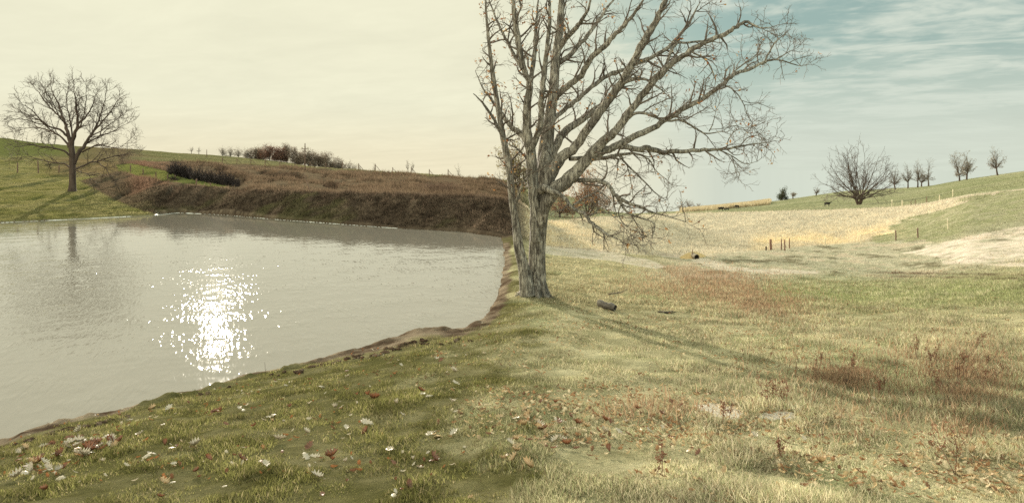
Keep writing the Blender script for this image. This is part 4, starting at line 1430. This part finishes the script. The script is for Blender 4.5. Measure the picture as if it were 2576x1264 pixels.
# woods on the left skyline: (px, top row, half-width px, kind)
woods = [(375, 372, 0, 0)]
BR = [(0.24, 0.19, 0.14), (0.18, 0.135, 0.10), (0.15, 0.12, 0.10)]  # skyline leaf tones lightened and greyed, haze put into the colour
RD = [(0.23, 0.12, 0.085), (0.18, 0.10, 0.075), (0.14, 0.10, 0.08)]
GY = [(0.32, 0.29, 0.25), (0.24, 0.21, 0.18)]
WT = [(560, 381, 22, 'g'), (580, 383, 22, 'g'), (600, 379, 26, 'g'), (622, 382, 24, 'g'), (643, 377, 30, 'b'), (660, 375, 30, 'b'), (678, 372, 34, 'r'), (707, 374, 36, 'r'),
      (722, 373, 34, 'b'), (742, 377, 30, 'b'), (758, 379, 28, 'b'), (776, 383, 30, 'b'), (792, 388, 30, 'b'), (812, 389, 26, 'b'), (826, 391, 24, 'b'), (843, 396, 24, 'g'), (855, 401, 22, 'b'), (878, 409, 24, 'g'), (887, 414, 20, 'g')]
TONE = {'g': ('thin grey', GY, 300), 'b': ('brown-leaved', BR, 3200), 'r': ('dense russet-leaved', RD, 5500)}
PLACE = ['at the left end of the skyline wood', 'second from the left end of the skyline wood', 'third from the left end of the skyline wood', 'fourth from the left end of the skyline wood',
         'in the skyline wood just left of the taller dark ones', 'beside the first russet tree of the skyline wood', 'first of the two darkest in the skyline wood', 'second of the two darkest in the skyline wood',
         'right behind the second russet tree of the skyline wood', 'in the skyline wood left of the tall pole', 'in the skyline wood directly behind the tall pole', 'in the skyline wood just right of the tall pole',
         'two trees right of the tall pole on the skyline', 'three trees right of the tall pole on the skyline', 'four trees right of the tall pole on the skyline', 'fourth from the right end of the skyline wood',
         'third from the right end of the skyline wood', 'second from the right end of the skyline wood', 'lowest, at the right end of the skyline wood']
for i, (px, top, wpx, kd) in enumerate(WT):
    Yd = 238 + (i * 37 % 11)
    B = at(px, Yd)
    hgt = -(top - EYE) / FOC * Yd - B.z
    tn, cols, nl = TONE[kd]
    grow_tree(B, max(3.0, hgt * (1.02 + 0.2 * ((i * 31) % 5) / 5)), wpx * (1.5 + 0.5 * ((i * 53) % 7) / 7) / FOC * Yd, '%s tree %s' % (tn, PLACE[i]), 300 + i, group='trees of the wood on the left skyline', trunk_h=.12, n_limb=12,
              leaves=nl, leaf_cols=cols, leaf_w=[1] * len(cols), leaf_size=.15, name='woodland_tree', low=0, high=85, dens=1.2, lsz=.45, mat=M_wtwig, tmat=M_wtwig, trunk_r=.16)
# lone skyline trees of the left
for i, (px, top, wpx, lab) in enumerate([
        (482, 374, 22, 'small bare tree alone on the skyline left of the thin pole'), (500, 382, 14, 'tiny bare shrub-like tree on the skyline beside the thin pole'),
        (905, 413, 14, 'faint bare tree on the skyline just past the wood'), (943, 411, 16, 'faint bare tree alone on the ridge between wood and right end'),
        (1026, 404, 12, 'left one of two slender faint trees on the ridge'), (1040, 406, 12, 'right one of two slender faint trees on the ridge'), (1154, 414, 16, 'faint bare tree where the ridge nears the big oak'),
        (107, 322, 18, 'slim bare tree on the skyline behind the round tree, leftmost'), (121, 326, 14, 'slim bare tree on the skyline behind the round tree, middle'), (137, 330, 14, 'slim bare tree on the skyline behind the round tree, rightmost')]):
    Yd = 176 if px < 200 else 236
    B = at(px, Yd)
    hgt = -(top - EYE) / FOC * Yd - B.z
    grow_tree(B, max(2.5, hgt), wpx / FOC * Yd, lab, 400 + i, trunk_h=.35 if px < 1000 or px > 1100 else .55, n_limb=9, low=15, high=85, dens=.9, trunk_r=.10, mat=M_wtwig, tmat=M_wtwig)
# right skyline
for i, (px, Yd, top, wpx, lv, lab) in enumerate([
        (1712, 250, 520, 38, 200, 'low grey bush at the left foot of the right-hand ridge'), (1731, 252, 502, 36, 160, 'grey twiggy tree rising behind the straw slope near the corn'),
        (1757, 254, 512, 30, 140, 'small grey tree right beside the corn field'), (1995, 205, 486, 22, 200, 'small grey rounded tree beside the evergreen on the ridge'),
        (2053, 198, 468, 20, 0, 'faint slim bare tree on the ridge left of the fan-shaped tree'), (2252, 188, 425, 34, 0, 'bare tree just right of the fan-shaped tree'),
        (2284, 184, 413, 34, 0, 'first of the upright bare trees by the brush on the right hill'), (2309, 182, 402, 36, 0, 'dark-trunked tallest bare tree by the brush on the right hill'),
        (2318, 186, 428, 22, 0, 'short bare tree behind the dark-trunked one on the right hill'), (2336, 180, 398, 28, 0, 'pale slender bare tree at the right of the hill group'),
        (2414, 165, 378, 50, 500, 'tall brownish tree on the crest near the right edge'), (2432, 163, 384, 34, 400, 'second brownish tree beside the tall one near the right edge'),
        (2510, 160, 372, 44, 300, 'bare brownish tree at the far right corner of the ridge')]):
    B = at(px, Yd)
    hgt = -(top - EYE) / FOC * Yd - B.z
    grow_tree(B, max(2.0, hgt), wpx * 1.15 / FOC * Yd, lab, 500 + i, trunk_h=.30 if wpx < 45 else .2, n_limb=13, low=5, high=85, dens=1.15, leaves=lv, leaf_cols=GY, leaf_w=[1, 1], leaf_size=.13,
              mat=M_dark if px != 2336 else M_twig, tmat=M_wtwig, trunk_r=.16)
B = at(1967, 202)
grow_tree(B, 4.2, 2.9, 'small dark round evergreen on the ridge', 530, trunk_h=.1, n_limb=10, low=10, high=85, leaves=2600, leaf_cols=[(0.05, 0.06, 0.035), (0.08, 0.085, 0.05)], leaf_w=[1, 1], leaf_size=.12, name='evergreen_tree', lsz=.3)
# brown-leaved trees behind the oak
grow_tree(at(1476, 74), 112 / FOC * 74, 175 / FOC * 74, 'round reddish-brown leafy tree behind the low limbs of the oak', 540, trunk_h=.12, n_limb=18, low=5, high=85, leaves=5200,
          leaf_cols=[(0.34, 0.20, 0.12), (0.25, 0.14, 0.095), (0.42, 0.29, 0.15)], leaf_w=[3, 3, 1], leaf_size=.075, name='brown_tree', stems=2, mat=M_twig, tmat=M_twig, lsz=.10, trunk_r=.12)
grow_tree(at(1408, 78), 92 / FOC * 78, 105 / FOC * 78, 'lower brown tree left of the reddish-brown one, half hidden by the oak trunk', 541, trunk_h=.12, n_limb=12, low=5, high=85, leaves=2500,
          leaf_cols=[(0.30, 0.19, 0.12), (0.22, 0.13, 0.09)], leaf_w=[1, 1], leaf_size=.075, name='brown_tree', mat=M_twig, tmat=M_twig, lsz=.10, trunk_r=.12)
grow_tree(at(1306, 72), 178 / FOC * 72, 90 / FOC * 72, 'yellow-green leafed tree behind the leaning left stem of the oak', 542, trunk_h=.15, n_limb=16, low=10, high=85, leaves=4200,
          leaf_cols=[(0.26, 0.23, 0.09), (0.20, 0.17, 0.08), (0.32, 0.22, 0.12)], leaf_w=[3, 2, 2], leaf_size=.075, name='yellow_tree', mat=M_twig, tmat=M_twig, lsz=.10, trunk_r=.14)

# ---- dark thicket on the left slope
B = at(505, 84)
th = empty('thicket', B)
tag(th, 'dark leafless brush thicket on the slope behind the dam', 'thicket')
r = random.Random(33)
pb = []
top_x = [422, 440, 470, 500, 530, 560, 585, 604]
top_y = [416, 406, 408, 420, 428, 432, 430, 452]
bot_y = [438, 442, 450, 456, 461, 466, 470, 471]
for i in range(1200):
    px = r.uniform(424, 603)
    yb = np.interp(px, top_x, bot_y); yt = np.interp(px, top_x, top_y) + 11 * math.sin(px * .35) * math.sin(px * .13 + 1) + r.uniform(-3, 20)
    g_ = find(px, yb - r.uniform(0, 10), 70, 120)
    hgt = max(.5, (g_.z and (-(yt - EYE) / FOC * g_.y - g_.z)))
    d = (r.gauss(-.35, .4), r.gauss(0, .3), 1)
    L = hgt * r.uniform(.5, 1.15)
    pp, ra = wander(r, g_, d, L, .035, .012, 6, .14, .02)
    pb.append((pp, ra, 3))
    for k in range(3):
        j = r.randrange(1, 6)
        p2, r2 = wander(r, pp[j], (r.gauss(.1, 1), r.gauss(0, .7), .8), L * r.uniform(.15, .4), .018, .008, 4, .2, .02)
        pb.append((p2, r2, 3))
tubes('branches', shift(pb, -np.array(B)), M_thicket, th)
# second looser scrub near the right end of the dam hill
B = find(1100, 478, 60, 100)
th = empty('scrub', B)
tag(th, 'low greyish scrub at the right end of the brown hillside', 'scrub')
pb = []
for i in range(600):
    px = r.gauss(1105, 30)
    g_ = find(min(max(px, 1035), 1165), 484 - r.uniform(0, 12), 62, 105)
    pp, ra = wander(r, g_, (r.gauss(.2, .5), r.gauss(0, .4), 1), r.uniform(.4, 1.1), .02, .008, 5, .2, .0)
    pb.append((pp, ra, 3))
tubes('branches', shift(pb, -np.array(B)), M_post, th)

# ------------------------------------------------------------------ posts


def box_verts(w, d, h, taper=1.0, seed=0):
    r = random.Random(seed)
    V = []
    n = 5
    for i in range(n):
        t = i / (n - 1)
        f = 1 + (taper - 1) * t
        jx, jy = r.uniform(-.08, .08) * w, r.uniform(-.08, .08) * d
        for sx, sy in ((-1, -1), (0, -1.25), (1, -1), (1.25, 0), (1, 1), (0, 1.25), (-1, 1), (-1.25, 0)):
            V.append((sx * w / 2 * f * .85 + jx, sy * d / 2 * f * .85 + jy, h * t))
    F = []
    for i in range(n - 1):
        for k in range(8):
            F.append((i * 8 + k, i * 8 + (k + 1) % 8, (i + 1) * 8 + (k + 1) % 8, (i + 1) * 8 + k))
    V.append((0, 0, h * 1.01))
    T = [((n - 1) * 8 + k, (n - 1) * 8 + (k + 1) % 8, len(V) - 1) for k in range(8)]
    return np.array(V), [np.array(F), np.array(T)]


def post(px, ytop, ybot, width_px, mat, label, name='fence_post', group=None, cat='post', tilt=0.0, ymin=20, ymax=230, brace=False):
    g_ = find(px, ybot, ymin, ymax)
    h = (ybot - ytop) / FOC * g_.y
    w = width_px / FOC * g_.y
    V, F = box_verts(w, w, h + .12, .9, int(px * 7))
    V[:, 2] -= .12
    if brace:
        root = empty(name, g_)
        mesh_np('upright', V, F, mat, root)
        tubes('brace', [(np.array([(0.02, 0, h * .75), (.55 * h, .1, h * .3), (1.0 * h, .2, -.05)]), np.array([w * .3] * 3), 5)], mat, root)
        o = root
    else:
        o = mesh_np(name, V, F, mat)
        o.location = g_
    o.rotation_euler = (random.uniform(-.03, .03), tilt + random.uniform(-.03, .03), 0)
    tag(o, label, cat, group)
    return o


for X, a, b_, lab in [(47, 685, 755, 'dark post at the left end of the far bank fence'), (193, 670, 755, 'leaning post left of the round tree trunk'), (337, 700, 755, 'thin faint post just left of the round tree trunk')]:
    p = z1(X, a), z1(X, b_)
    post(p[0][0], p[0][1], p[1][1], 2.6, M_post, lab, group='fence posts on the far bank', ymin=78)
for X, a, b_, lab in [(838, 700, 745, 'post at the left end of the green strip by the thicket'), (926, 725, 768, 'second post of the green strip from the left'), (1016, 750, 785, 'third post of the green strip from the left'),
                      (1098, 765, 800, 'post left of the little brush heap'), (1152, 770, 805, 'post right of the little brush heap'), (1300, 797, 842, 'thicker dark post below the thicket'), (1400, 825, 850, 'short post at the right end of the green strip')]:
    p = z1(X, a), z1(X, b_)
    post(p[0][0], p[0][1], p[1][1], 2.6 if X != 1300 else 3.6, M_post, lab, group='fence posts along the green strip', ymin=66, ymax=130)
for i, (X, b_) in enumerate([(618, 270), (733, 280), (843, 285), (957, 290), (1073, 297), (1193, 300), (1312, 308), (1438, 312), (1568, 322), (1697, 328), (1830, 330), (1968, 338), (2115, 345), (2258, 355), (2407, 358)]):
    px, py = z2(X, b_)
    Yr = float(np.interp(px, _cp, _KY[:, 9]))
    g_ = at(px, Yr)
    h = 1.0 if i < 8 else 1.15
    root = empty('fence_post', g_)
    V, F = box_verts(.13, .13, h + .1, .9, i)
    V[:, 2] -= .1
    mesh_np('upright', V, F, M_post, root)
    tubes('brace', [(np.array([(.03, 0, h * .8), (.45, .1, h * .4), (.85, .2, -.05)]), np.array([.04] * 3), 5)], M_post, root)
    tag(root, 'short braced post on the ridge fence behind the dam, ' + ['first', 'second', 'third', 'fourth', 'fifth', 'sixth', 'seventh', 'eighth', 'ninth', 'tenth', 'eleventh', 'twelfth', 'thirteenth', 'fourteenth', 'last'][i] + ' from the left', 'post', 'braced posts along the ridge')
# right field stakes and posts
R5 = [(55, 935, 1010, 2.0, 'r', 'thin reddish stake beside the pipe mouth'), (226, 930, 1025, 2.2, 'p', 'pale stake right of the pipe mouth'), (550, 860, 945, 1.8, 'p', 'pale stake left of the short black stump post'),
      (1162, 840, 910, 1.8, 'p', 'pale stake at the middle of the straw slope foot'), (1457, 810, 890, 1.8, 'p', 'pale stake near the right end of the straw slope foot'),
      (668, 910, 942, 3.4, 'k', 'short black stump post beside the thick reddish post'), (708, 850, 938, 5.6, 'r', 'thickest reddish post of the group at the slope foot'), (795, 845, 940, 2.8, 'r', 'first slim reddish post right of the thick one'),
      (824, 852, 945, 3.2, 'r', 'second slim reddish post right of the thick one'), (862, 842, 928, 2.4, 'r', 'third and rightmost slim reddish post of the group'),
      (1750, 775, 860, 3.0, 'd', 'dark post in the grass left of the lone right-hand pair'), (1933, 755, 838, 3.2, 'd', 'dark post below the green slope on the right'), (2187, 675, 765, 2.4, 'p', 'pale leaning stake on the green slope at right'),
      (1718, 520, 580, 2.0, 'p', 'first pale stake on the crest right of the fan-shaped tree'), (1803, 525, 582, 2.2, 'p', 'second pale stake on the crest right of the fan-shaped tree'),
      (1875, 530, 575, 1.4, 'd', 'thin dark stake on the pasture right of the two pale ones'), (1912, 522, 570, 1.4, 'd', 'second thin dark stake on the pasture'), (2005, 495, 545, 1.6, 'd', 'third thin dark stake on the pasture'),
      (2113, 480, 530, 1.8, 'p', 'pale stake on the upper pasture left of the last one'), (2227, 435, 495, 2.2, 'p', 'last pale stake on the upper pasture near the right edge')]
MM = {'r': M_rust, 'p': M_pale, 'd': M_post, 'k': M_black}
for X, a, b_, w, m_, lab in R5:
    p = z5(X, a), z5(X, b_)
    post(p[0][0], p[0][1], p[1][1], w, MM[m_], lab, name='stake' if w < 2.5 else 'fence_post', group='stakes and posts across the right field', tilt=-.06 if X == 2187 else 0, ymin=30)
for X, a, b_, w, lab in [(446, 645, 725, 3.0, 'tall pale stake nearest the oak trunk'), (737, 685, 745, 2.4, 'pale stake at the edge of the bare strip'), (940, 660, 740, 1.6, 'faint pale stake in front of the straw slope'), (1012, 725, 765, 1.4, 'tiny pale stake right of the bare strip')]:
    p = z4(X, a), z4(X, b_)
    post(p[0][0], p[0][1], p[1][1], w, M_pale, lab, name='stake', group='stakes and posts across the right field', ymin=30)


# utility poles
def pole(px, Yd, top, label, arm=True, tilt=0.0, bot=None):
    g_ = at(px, Yd)
    h = -(top - EYE) / FOC * Yd - g_.z
    root = empty('utility_pole', g_)
    tag(root, label, 'utility pole')
    tubes('pole', [(np.array([(0, 0, -.5), (0, 0, h * .5), (0, 0, h)]), np.array([.11, .09, .07]), 8)], M_post, root)
    if arm:
        V, F = box_verts(.08, .08, 1.1, 1, 3)
        V = V[:, [2, 1, 0]] - np.array([.55, 0, -(h - .9)])
        mesh_np('crossarm', V, F, M_post, root)
        for sx in (-.48, 0.48):
            tubes('insulator', [(np.array([(sx, 0, h - .85), (sx, 0, h - .72), (sx, 0, h - .6)]), np.array([.05, .07, .04]), 6)], M_pale, root)
    root.rotation_euler = (0, tilt, 0)


a = z2(1273, 105)
pole(a[0], 112, a[1], 'tall utility pole with a crossarm standing before the skyline wood')
a = z2(494, 155)
pole(a[0], 185, a[1], 'thin distant utility pole on the green hill left of the wood', arm=False)
g0 = find(*z2(1310, 472), 60, 90)
g1 = z2(1262, 345)
tv = Vector((PX(g1[0]) * (g0.y + 1), g0.y + 1, -(g1[1] - EYE) / FOC * (g0.y + 1)))
o = tubes('leaning_pole', [(np.array([(0, 0, -.2), tuple((tv - g0) * .5), tuple(tv - g0)]), np.array([.07, .06, .05]), 6)], M_post)
o.location = g0
tag(o, 'dark leaning pole on the brown hillside below the tall utility pole', 'pole')
g0 = find(*z2(626, 345), 70, 120)
g1 = z2(598, 280)
tv = Vector((PX(g1[0]) * g0.y, g0.y, -(g1[1] - EYE) / FOC * g0.y))
o = tubes('leaning_pole', [(np.array([(0, 0, -.2), tuple((tv - g0) * .5), tuple(tv - g0)]), np.array([.07, .06, .05]), 6)], M_post)
o.location = g0
tag(o, 'dark slanting pole rising out of the thicket', 'pole')

# little brush heap
g0 = find(*z1(1130, 804), 66, 110)
r = random.Random(44)
pb = []
for i in range(70):
    p0 = np.array([r.gauss(0, .55), r.gauss(0, .4), r.uniform(0, .25)])
    pp, ra = wander(r, p0, (r.gauss(0, 1), r.gauss(0, 1), .12), r.uniform(.6, 1.3), .03, .012, 4, .2, -.03)
    pb.append((pp, ra, 4))
o = tubes('brush_heap', pb, M_black)
o.location = g0
tag(o, 'small dark heap of cut brush between two posts on the green strip', 'brush heap')

# ------------------------------------------------------------------ pipe, log, sticks, clods
g0 = find(1748, 650, 40, 60)
pr = empty('drain_pipe', g0)
tag(pr, 'round drain pipe mouth poking from the foot of the straw slope', 'pipe')
pts = np.array([(0, -0.5 + .06 * i, .16) for i in range(28)])
tubes('pipe', [(pts, np.array([.17 + .012 * (i % 2) for i in range(28)]), 16), (pts + np.array([0, .005, 0]), np.array([.15] * 28), 16)], M_pipe, pr)
tubes('bore', [(np.array([(0, -.30, .16), (0, -.29, .16), (0, -.28, .16)]), np.array([.001, .08, .149]), 16)], M_black, pr)  # black disc plugging the pipe, shade inside put in as colour
V = []
for j in range(9):
    for i in range(20):
        a = i / 20 * 6.283; rr = (8 - j) / 8
        V.append((.15 + math.cos(a) * 1.0 * rr, .75 + math.sin(a) * .8 * rr, .42 * (1 - rr ** 2) + .04 * math.sin(7 * a + j) - .08))
F = [(j * 20 + i, j * 20 + (i + 1) % 20, (j + 1) * 20 + (i + 1) % 20, (j + 1) * 20 + i) for j in range(8) for i in range(20)]
o = mesh_np('earth_mound', np.array(V), np.array(F), M_ground, colors=np.tile([(0.50, 0.38, 0.20)], (len(V), 1)))
o.location = g0
tag(o, 'small tan earth mound over the drain pipe', 'mound')

g0 = find(1526, 778, 12, 24)
lg = empty('log', g0)
lg.location.z += .06
tag(lg, 'short dark hollow log lying in the meadow right of the oak', 'log')
n = 12
pts = np.array([(-.26 + .52 * i / (n - 1), 0, .05 + .012 * math.sin(i)) for i in range(n)])
rad = np.array([.095 + .012 * math.sin(i * 1.7) for i in range(n)])
M_logb = wood_mat('log_bark', (0.10, 0.085, 0.075), (0.26, 0.23, 0.20), 22, 1.0, (0.25, 1, 1), .03)
tubes('bark', [(pts, rad, 14), (pts, rad * .72, 12)], M_logb, lg)
tubes('hollow', [(np.array([(.20, 0, .05), (.21, 0, .05), (.245, 0, .05)]), np.array([.001, .05, .085]), 12), (np.array([(-.245, 0, .05), (-.235, 0, .05), (-.21, 0, .05)]), np.array([.085, .05, .001]), 12)], M_black, lg)  # black end caps stand in for the shade inside the log
lg.rotation_euler = (0, .12, math.radians(-38))

r = random.Random(50)
for (px, py, L, ang, lab) in [(1655, 786, .42, 8, 'broken grey branch lying in the meadow right of the log'), (1672, 788, .30, -20, 'small dark branch piece at the end of the broken grey branch'),
                              (1530, 742, .7, 5, 'thin fallen stick in the grass between oak and meadow')]:
    g0 = find(px, py, 12, 26)
    pb = []
    pp, ra = wander(r, (0, 0, .03), (math.cos(math.radians(ang)), math.sin(math.radians(ang)), 0), L, .022, .010, 6, .12, 0)
    pb.append((pp, ra, 6))
    for k in range(4):
        p2, r2 = wander(r, pp[1 + k], (r.gauss(.5, .6), r.gauss(0, .8), .25), L * .25, .009, .004, 4, .2, 0)
        pb.append((p2, r2, 4))
    o = tubes('fallen_branch', pb, M_twig if ang > 0 else M_black)
    o.location = g0
    tag(o, lab, 'branch')


def clod_mesh(seed, mat, col):
    bm_v, bm_f = [], []
    nu, nv = 10, 7
    r = random.Random(seed)
    ph = [r.random() * 6 for _ in range(6)]
    for j in range(nv):
        th_ = math.pi * (j + .02) / (nv - 1 + .04)
        for i in range(nu):
            a = i / nu * 6.283
            k = 1 + .16 * math.sin(3 * a + ph[0] + j) + .13 * math.sin(5 * a + ph[1] - 2 * j) + .1 * math.sin(2 * th_ * 3 + ph[2]) + r.uniform(-.1, .1)
            bm_v.append((math.cos(a) * math.sin(th_) * k, math.sin(a) * math.sin(th_) * k * .8, math.cos(th_) * .55 * k))
    for j in range(nv - 1):
        for i in range(nu):
            bm_f.append((j * nu + i, j * nu + (i + 1) % nu, (j + 1) * nu + (i + 1) % nu, (j + 1) * nu + i))
    return mesh_np('mud_clod', np.array(bm_v), np.array(bm_f), mat, link=False, colors=np.tile([col], (len(bm_v), 1)), smooth=False)


CM = [clod_mesh(s, M_ground, c_) for s, c_ in enumerate([(0.10, 0.065, 0.045), (0.15, 0.10, 0.07), (0.075, 0.05, 0.036), (0.19, 0.14, 0.10)])]
rim = [(float(a), float(b_)) for a, b_ in SHORE_PX if b_ > 840 and a > -50]
rim.sort()
for i in range(120):
    while True:
        px = r.uniform(20, 1200)
        if (px < 330) or (px > 720 and r.random() < .85) or r.random() < .15:
            break
    py = np.interp(px, [a for a, _ in rim], [b_ for _, b_ in rim]) + r.uniform(1, 13 if px > 700 else 8)
    g_ = find(px, py, 5, 22)
    o = bpy.data.objects.new('mud_clod', CM[r.randrange(4)])
    COL.objects.link(o)
    s_ = r.uniform(.018, .06) * (1.2 if px > 700 else .8)
    o.location = (g_.x, g_.y, g_.z + s_ * .2)
    o.scale = (s_ * r.uniform(.8, 1.6), s_, s_ * r.uniform(.6, 1.1))
    o.rotation_euler = (r.uniform(-.3, .3), r.uniform(-.3, .3), r.random() * 6)
    if px > 660:
        tag(o, 'brown mud clod on the churned near rim, ' + ('below the sun glitter side' if px < 800 else 'between bank middle and right end' if px < 930 else 'left of its widest part' if px < 1060 else 'at its widest part by the right end'), 'clod', 'mud clods on the right part of the near rim')
    else:
        tag(o, 'small mud clod on the thin near rim, ' + ('at the far left corner' if px < 130 else 'above the leaf drift' if px < 260 else 'just right of the leaf drift' if px < 380 else 'beside the sun glitter'), 'clod', 'mud clods on the left part of the near rim')
o = bpy.data.objects.new('mud_clod', CM[2])
COL.objects.link(o)
g_ = find(2128, 966, 5, 20)
o.location = (g_.x, g_.y, g_.z + .05); o.scale = (.055, .05, .06)
tag(o, 'dark bluish clod alone in the brown weeds of the meadow', 'clod')


# weeds standing alone
def weed_plant(px, py, h, label, mat, seed, heads=True, spread=.25, name='weed_plant', n=1):
    g_ = find(px, py, 4, 30)
    root = empty(name, g_)
    tag(root, label, 'weed')
    r = random.Random(seed)
    pb = []; tips = []
    for s_ in range(n):
        pp, ra = wander(r, (r.uniform(-.04, .04), r.uniform(-.04, .04), 0), (r.gauss(0, spread), r.gauss(0, spread), 1), h * r.uniform(.7, 1), .004, .002, 8, .06, .02)
        pb.append((pp, ra, 4)); tips.append(pp[-1])
        for k in range(5 if heads else 2):
            j = r.randrange(3, 8)
            p2, r2 = wander(r, pp[j], (r.gauss(0, 1), r.gauss(0, 1), 1.2), h * r.uniform(.1, .25), .0025, .0015, 4, .1, .05)
            pb.append((p2, r2, 3)); tips += list(p2[1:])
    tubes('stem', pb, mat, root)
    if heads:
        tp = np.array(tips)
        tp = np.repeat(tp, 3, axis=0) + np.random.RandomState(seed).normal(size=(len(tp) * 3, 3)) * .014
        leaf_faces('foliage', tp, .012, [(0.22, 0.11, 0.07), (0.16, 0.08, 0.055)], [1, 1], M_fol, root, seed)  # small faces forming the seed heads of the weed


weed_plant(672, 948, .32, 'thin bare weed stalk standing at the water edge of the bank', M_darktwig, 1, heads=False, spread=.1, name='weed_stalk')
weed_plant(586, 975, .18, 'short bare weed stalk on the bank left of the taller one', M_darktwig, 2, heads=False, spread=.1, name='weed_stalk')
W_ = [(1940, 1030, .42, 4), (1975, 1022, .36, 3), (1820, 1070, .30, 3), (1652, 1190, .30, 2), (2405, 1195, .55, 2), (2420, 960, .45, 4), (2350, 930, .42, 4), (2480, 990, .5, 3), (1955, 1160, .25, 2), (2215, 1000, .3, 3),
      (2300, 900, .4, 3), (2380, 1010, .4, 3), (2150, 940, .3, 3), (2060, 930, .3, 3), (2450, 880, .4, 3)]
WL_ = ['tallest reddish dock plant by the pale bare patches', 'reddish dock plant right of the tallest one by the bare patches', 'reddish weed below the larger bare patch', 'lone thin reddish weed low in the meadow near the bottom',
       'tall thin reddish weed at the lower right', 'reddish weed clump in the brown patch near the right edge', 'reddish weed clump left of the one near the right edge', 'reddish weed at the far right edge of the meadow',
       'small reddish weed below the smaller bare patch', 'reddish weed in the middle of the brown patch', 'reddish weed at the top of the brown patch', 'reddish weed low in the brown patch',
       'reddish weed at the left end of the brown patch', 'reddish weed left of the brown patch', 'reddish weed at the upper right of the meadow']
for i, ((px, py, h, n_), lb) in enumerate(zip(W_, WL_)):
    weed_plant(px, py, h, lb, M_rust, 60 + i, n=n_)

# brown weed patch on the meadow and in the swale
xs, ys_ = [], []
for (px, py, sx, sy, cnt) in [(2250, 950, 200, 65, 3800), (1780, 715, 110, 22, 5500), (1930, 765, 80, 20, 3000), (2440, 970, 60, 60, 3000), (2130, 950, 50, 14, 1500), (1650, 1030, 80, 20, 500)]:
    a = RNG.normal(px, sx, cnt); b_ = RNG.normal(py, sy, cnt)
    # rows to depth by table lookup
    Yt = np.geomspace(4.2, 40, 300)
    for c0 in np.arange(1400, 2700, 50):
        m_ = (a >= c0 - 25) & (a < c0 + 25)
        if not m_.any():
            continue
        rows = EYE - H0(PX(c0) * Yt, Yt) / Yt * FOC
        yy = np.interp(-b_[m_], -rows, Yt)
        xs.append(PX(a[m_]) * yy); ys_.append(yy)
x = np.concatenate(xs); y = np.concatenate(ys_)
c = tri_mix(len(x), [(0.30, 0.19, 0.12), (0.40, 0.28, 0.18), (0.18, 0.12, 0.08)], [3, 3, 2])
o = blades('brown_weeds', x, y, 0.07 + 0.13 * RNG.rand(len(x)), (0.004 + 0.004 * RNG.rand(len(x))) * (1 + y / 14), 0.6, c, M_weed, 2)
tag(o, 'low rust-brown weeds in the swale and lower right meadow', 'weeds', kind='stuff')

# ------------------------------------------------------------------ cattle


def cow(px, py, label, face=1, grazing=True, s=1.0):
    g_ = find(px, py, 112, 240)
    root = bpy.data.objects.new('cow', None)
    me = bpy.data.meshes.new('cow')
    J = [(0, 0, 1.15, .36), (.55, 0, 1.17, .34), (.85, 0, 1.25, .20), (1.15, 0, .95 if grazing else 1.5, .14), (1.35, 0, .55 if grazing else 1.52, .13), (1.5, 0, .28 if grazing else 1.42, .08),
         (-.6, 0, 1.17, .33), (-.85, 0, 1.2, .18), (-.98, 0, .9, .035), (-1.0, 0, .5, .04),
         (.55, .2, .75, .12), (.55, .22, .4, .07), (.57, .22, 0.04, .06), (.5, -.2, .75, .12), (.48, -.22, .4, .07), (.5, -.22, .04, .06),
         (-.6, .2, .8, .16), (-.72, .22, .45, .08), (-.64, .22, .04, .06), (-.65, -.2, .8, .16), (-.78, -.22, .45, .08), (-.7, -.22, .04, .06)]
    E = [(0, 1), (1, 2), (2, 3), (3, 4), (4, 5), (0, 6), (6, 7), (7, 8), (8, 9), (1, 10), (10, 11), (11, 12), (1, 13), (13, 14), (14, 15), (6, 16), (16, 17), (17, 18), (6, 19), (19, 20), (20, 21)]
    me.from_pydata([(a * face, b_, c_) for a, b_, c_, _ in J], E, [])
    me.materials.append(M_hide)
    o = bpy.data.objects.new('cow', me)
    COL.objects.link(o)
    sk = o.modifiers.new('skin', 'SKIN')
    for i, (_, _, _, rr) in enumerate(J):
        me.skin_vertices[0].data[i].radius = (rr, rr)
    me.skin_vertices[0].data[0].use_root = True
    sb = o.modifiers.new('sub', 'SUBSURF'); sb.levels = 1; sb.render_levels = 1
    o.location = g_
    o.scale = (s, s, s)
    o.rotation_euler.z = random.uniform(-.4, .4)
    tag(o, label, 'cow', 'black cattle on the right-hand pasture')


cow(1814, 531, 'black cow at the left of the three by the corn field', 1, s=.5)
cow(1829, 529.5, 'black cow in the middle of the three by the corn field', -1, s=.36)
cow(1854, 524, 'black cow at the right of the three by the corn field', -1, s=.5)
cow(2081, 526, 'black cow alone left of the fan-shaped tree', 1, False, s=.5)
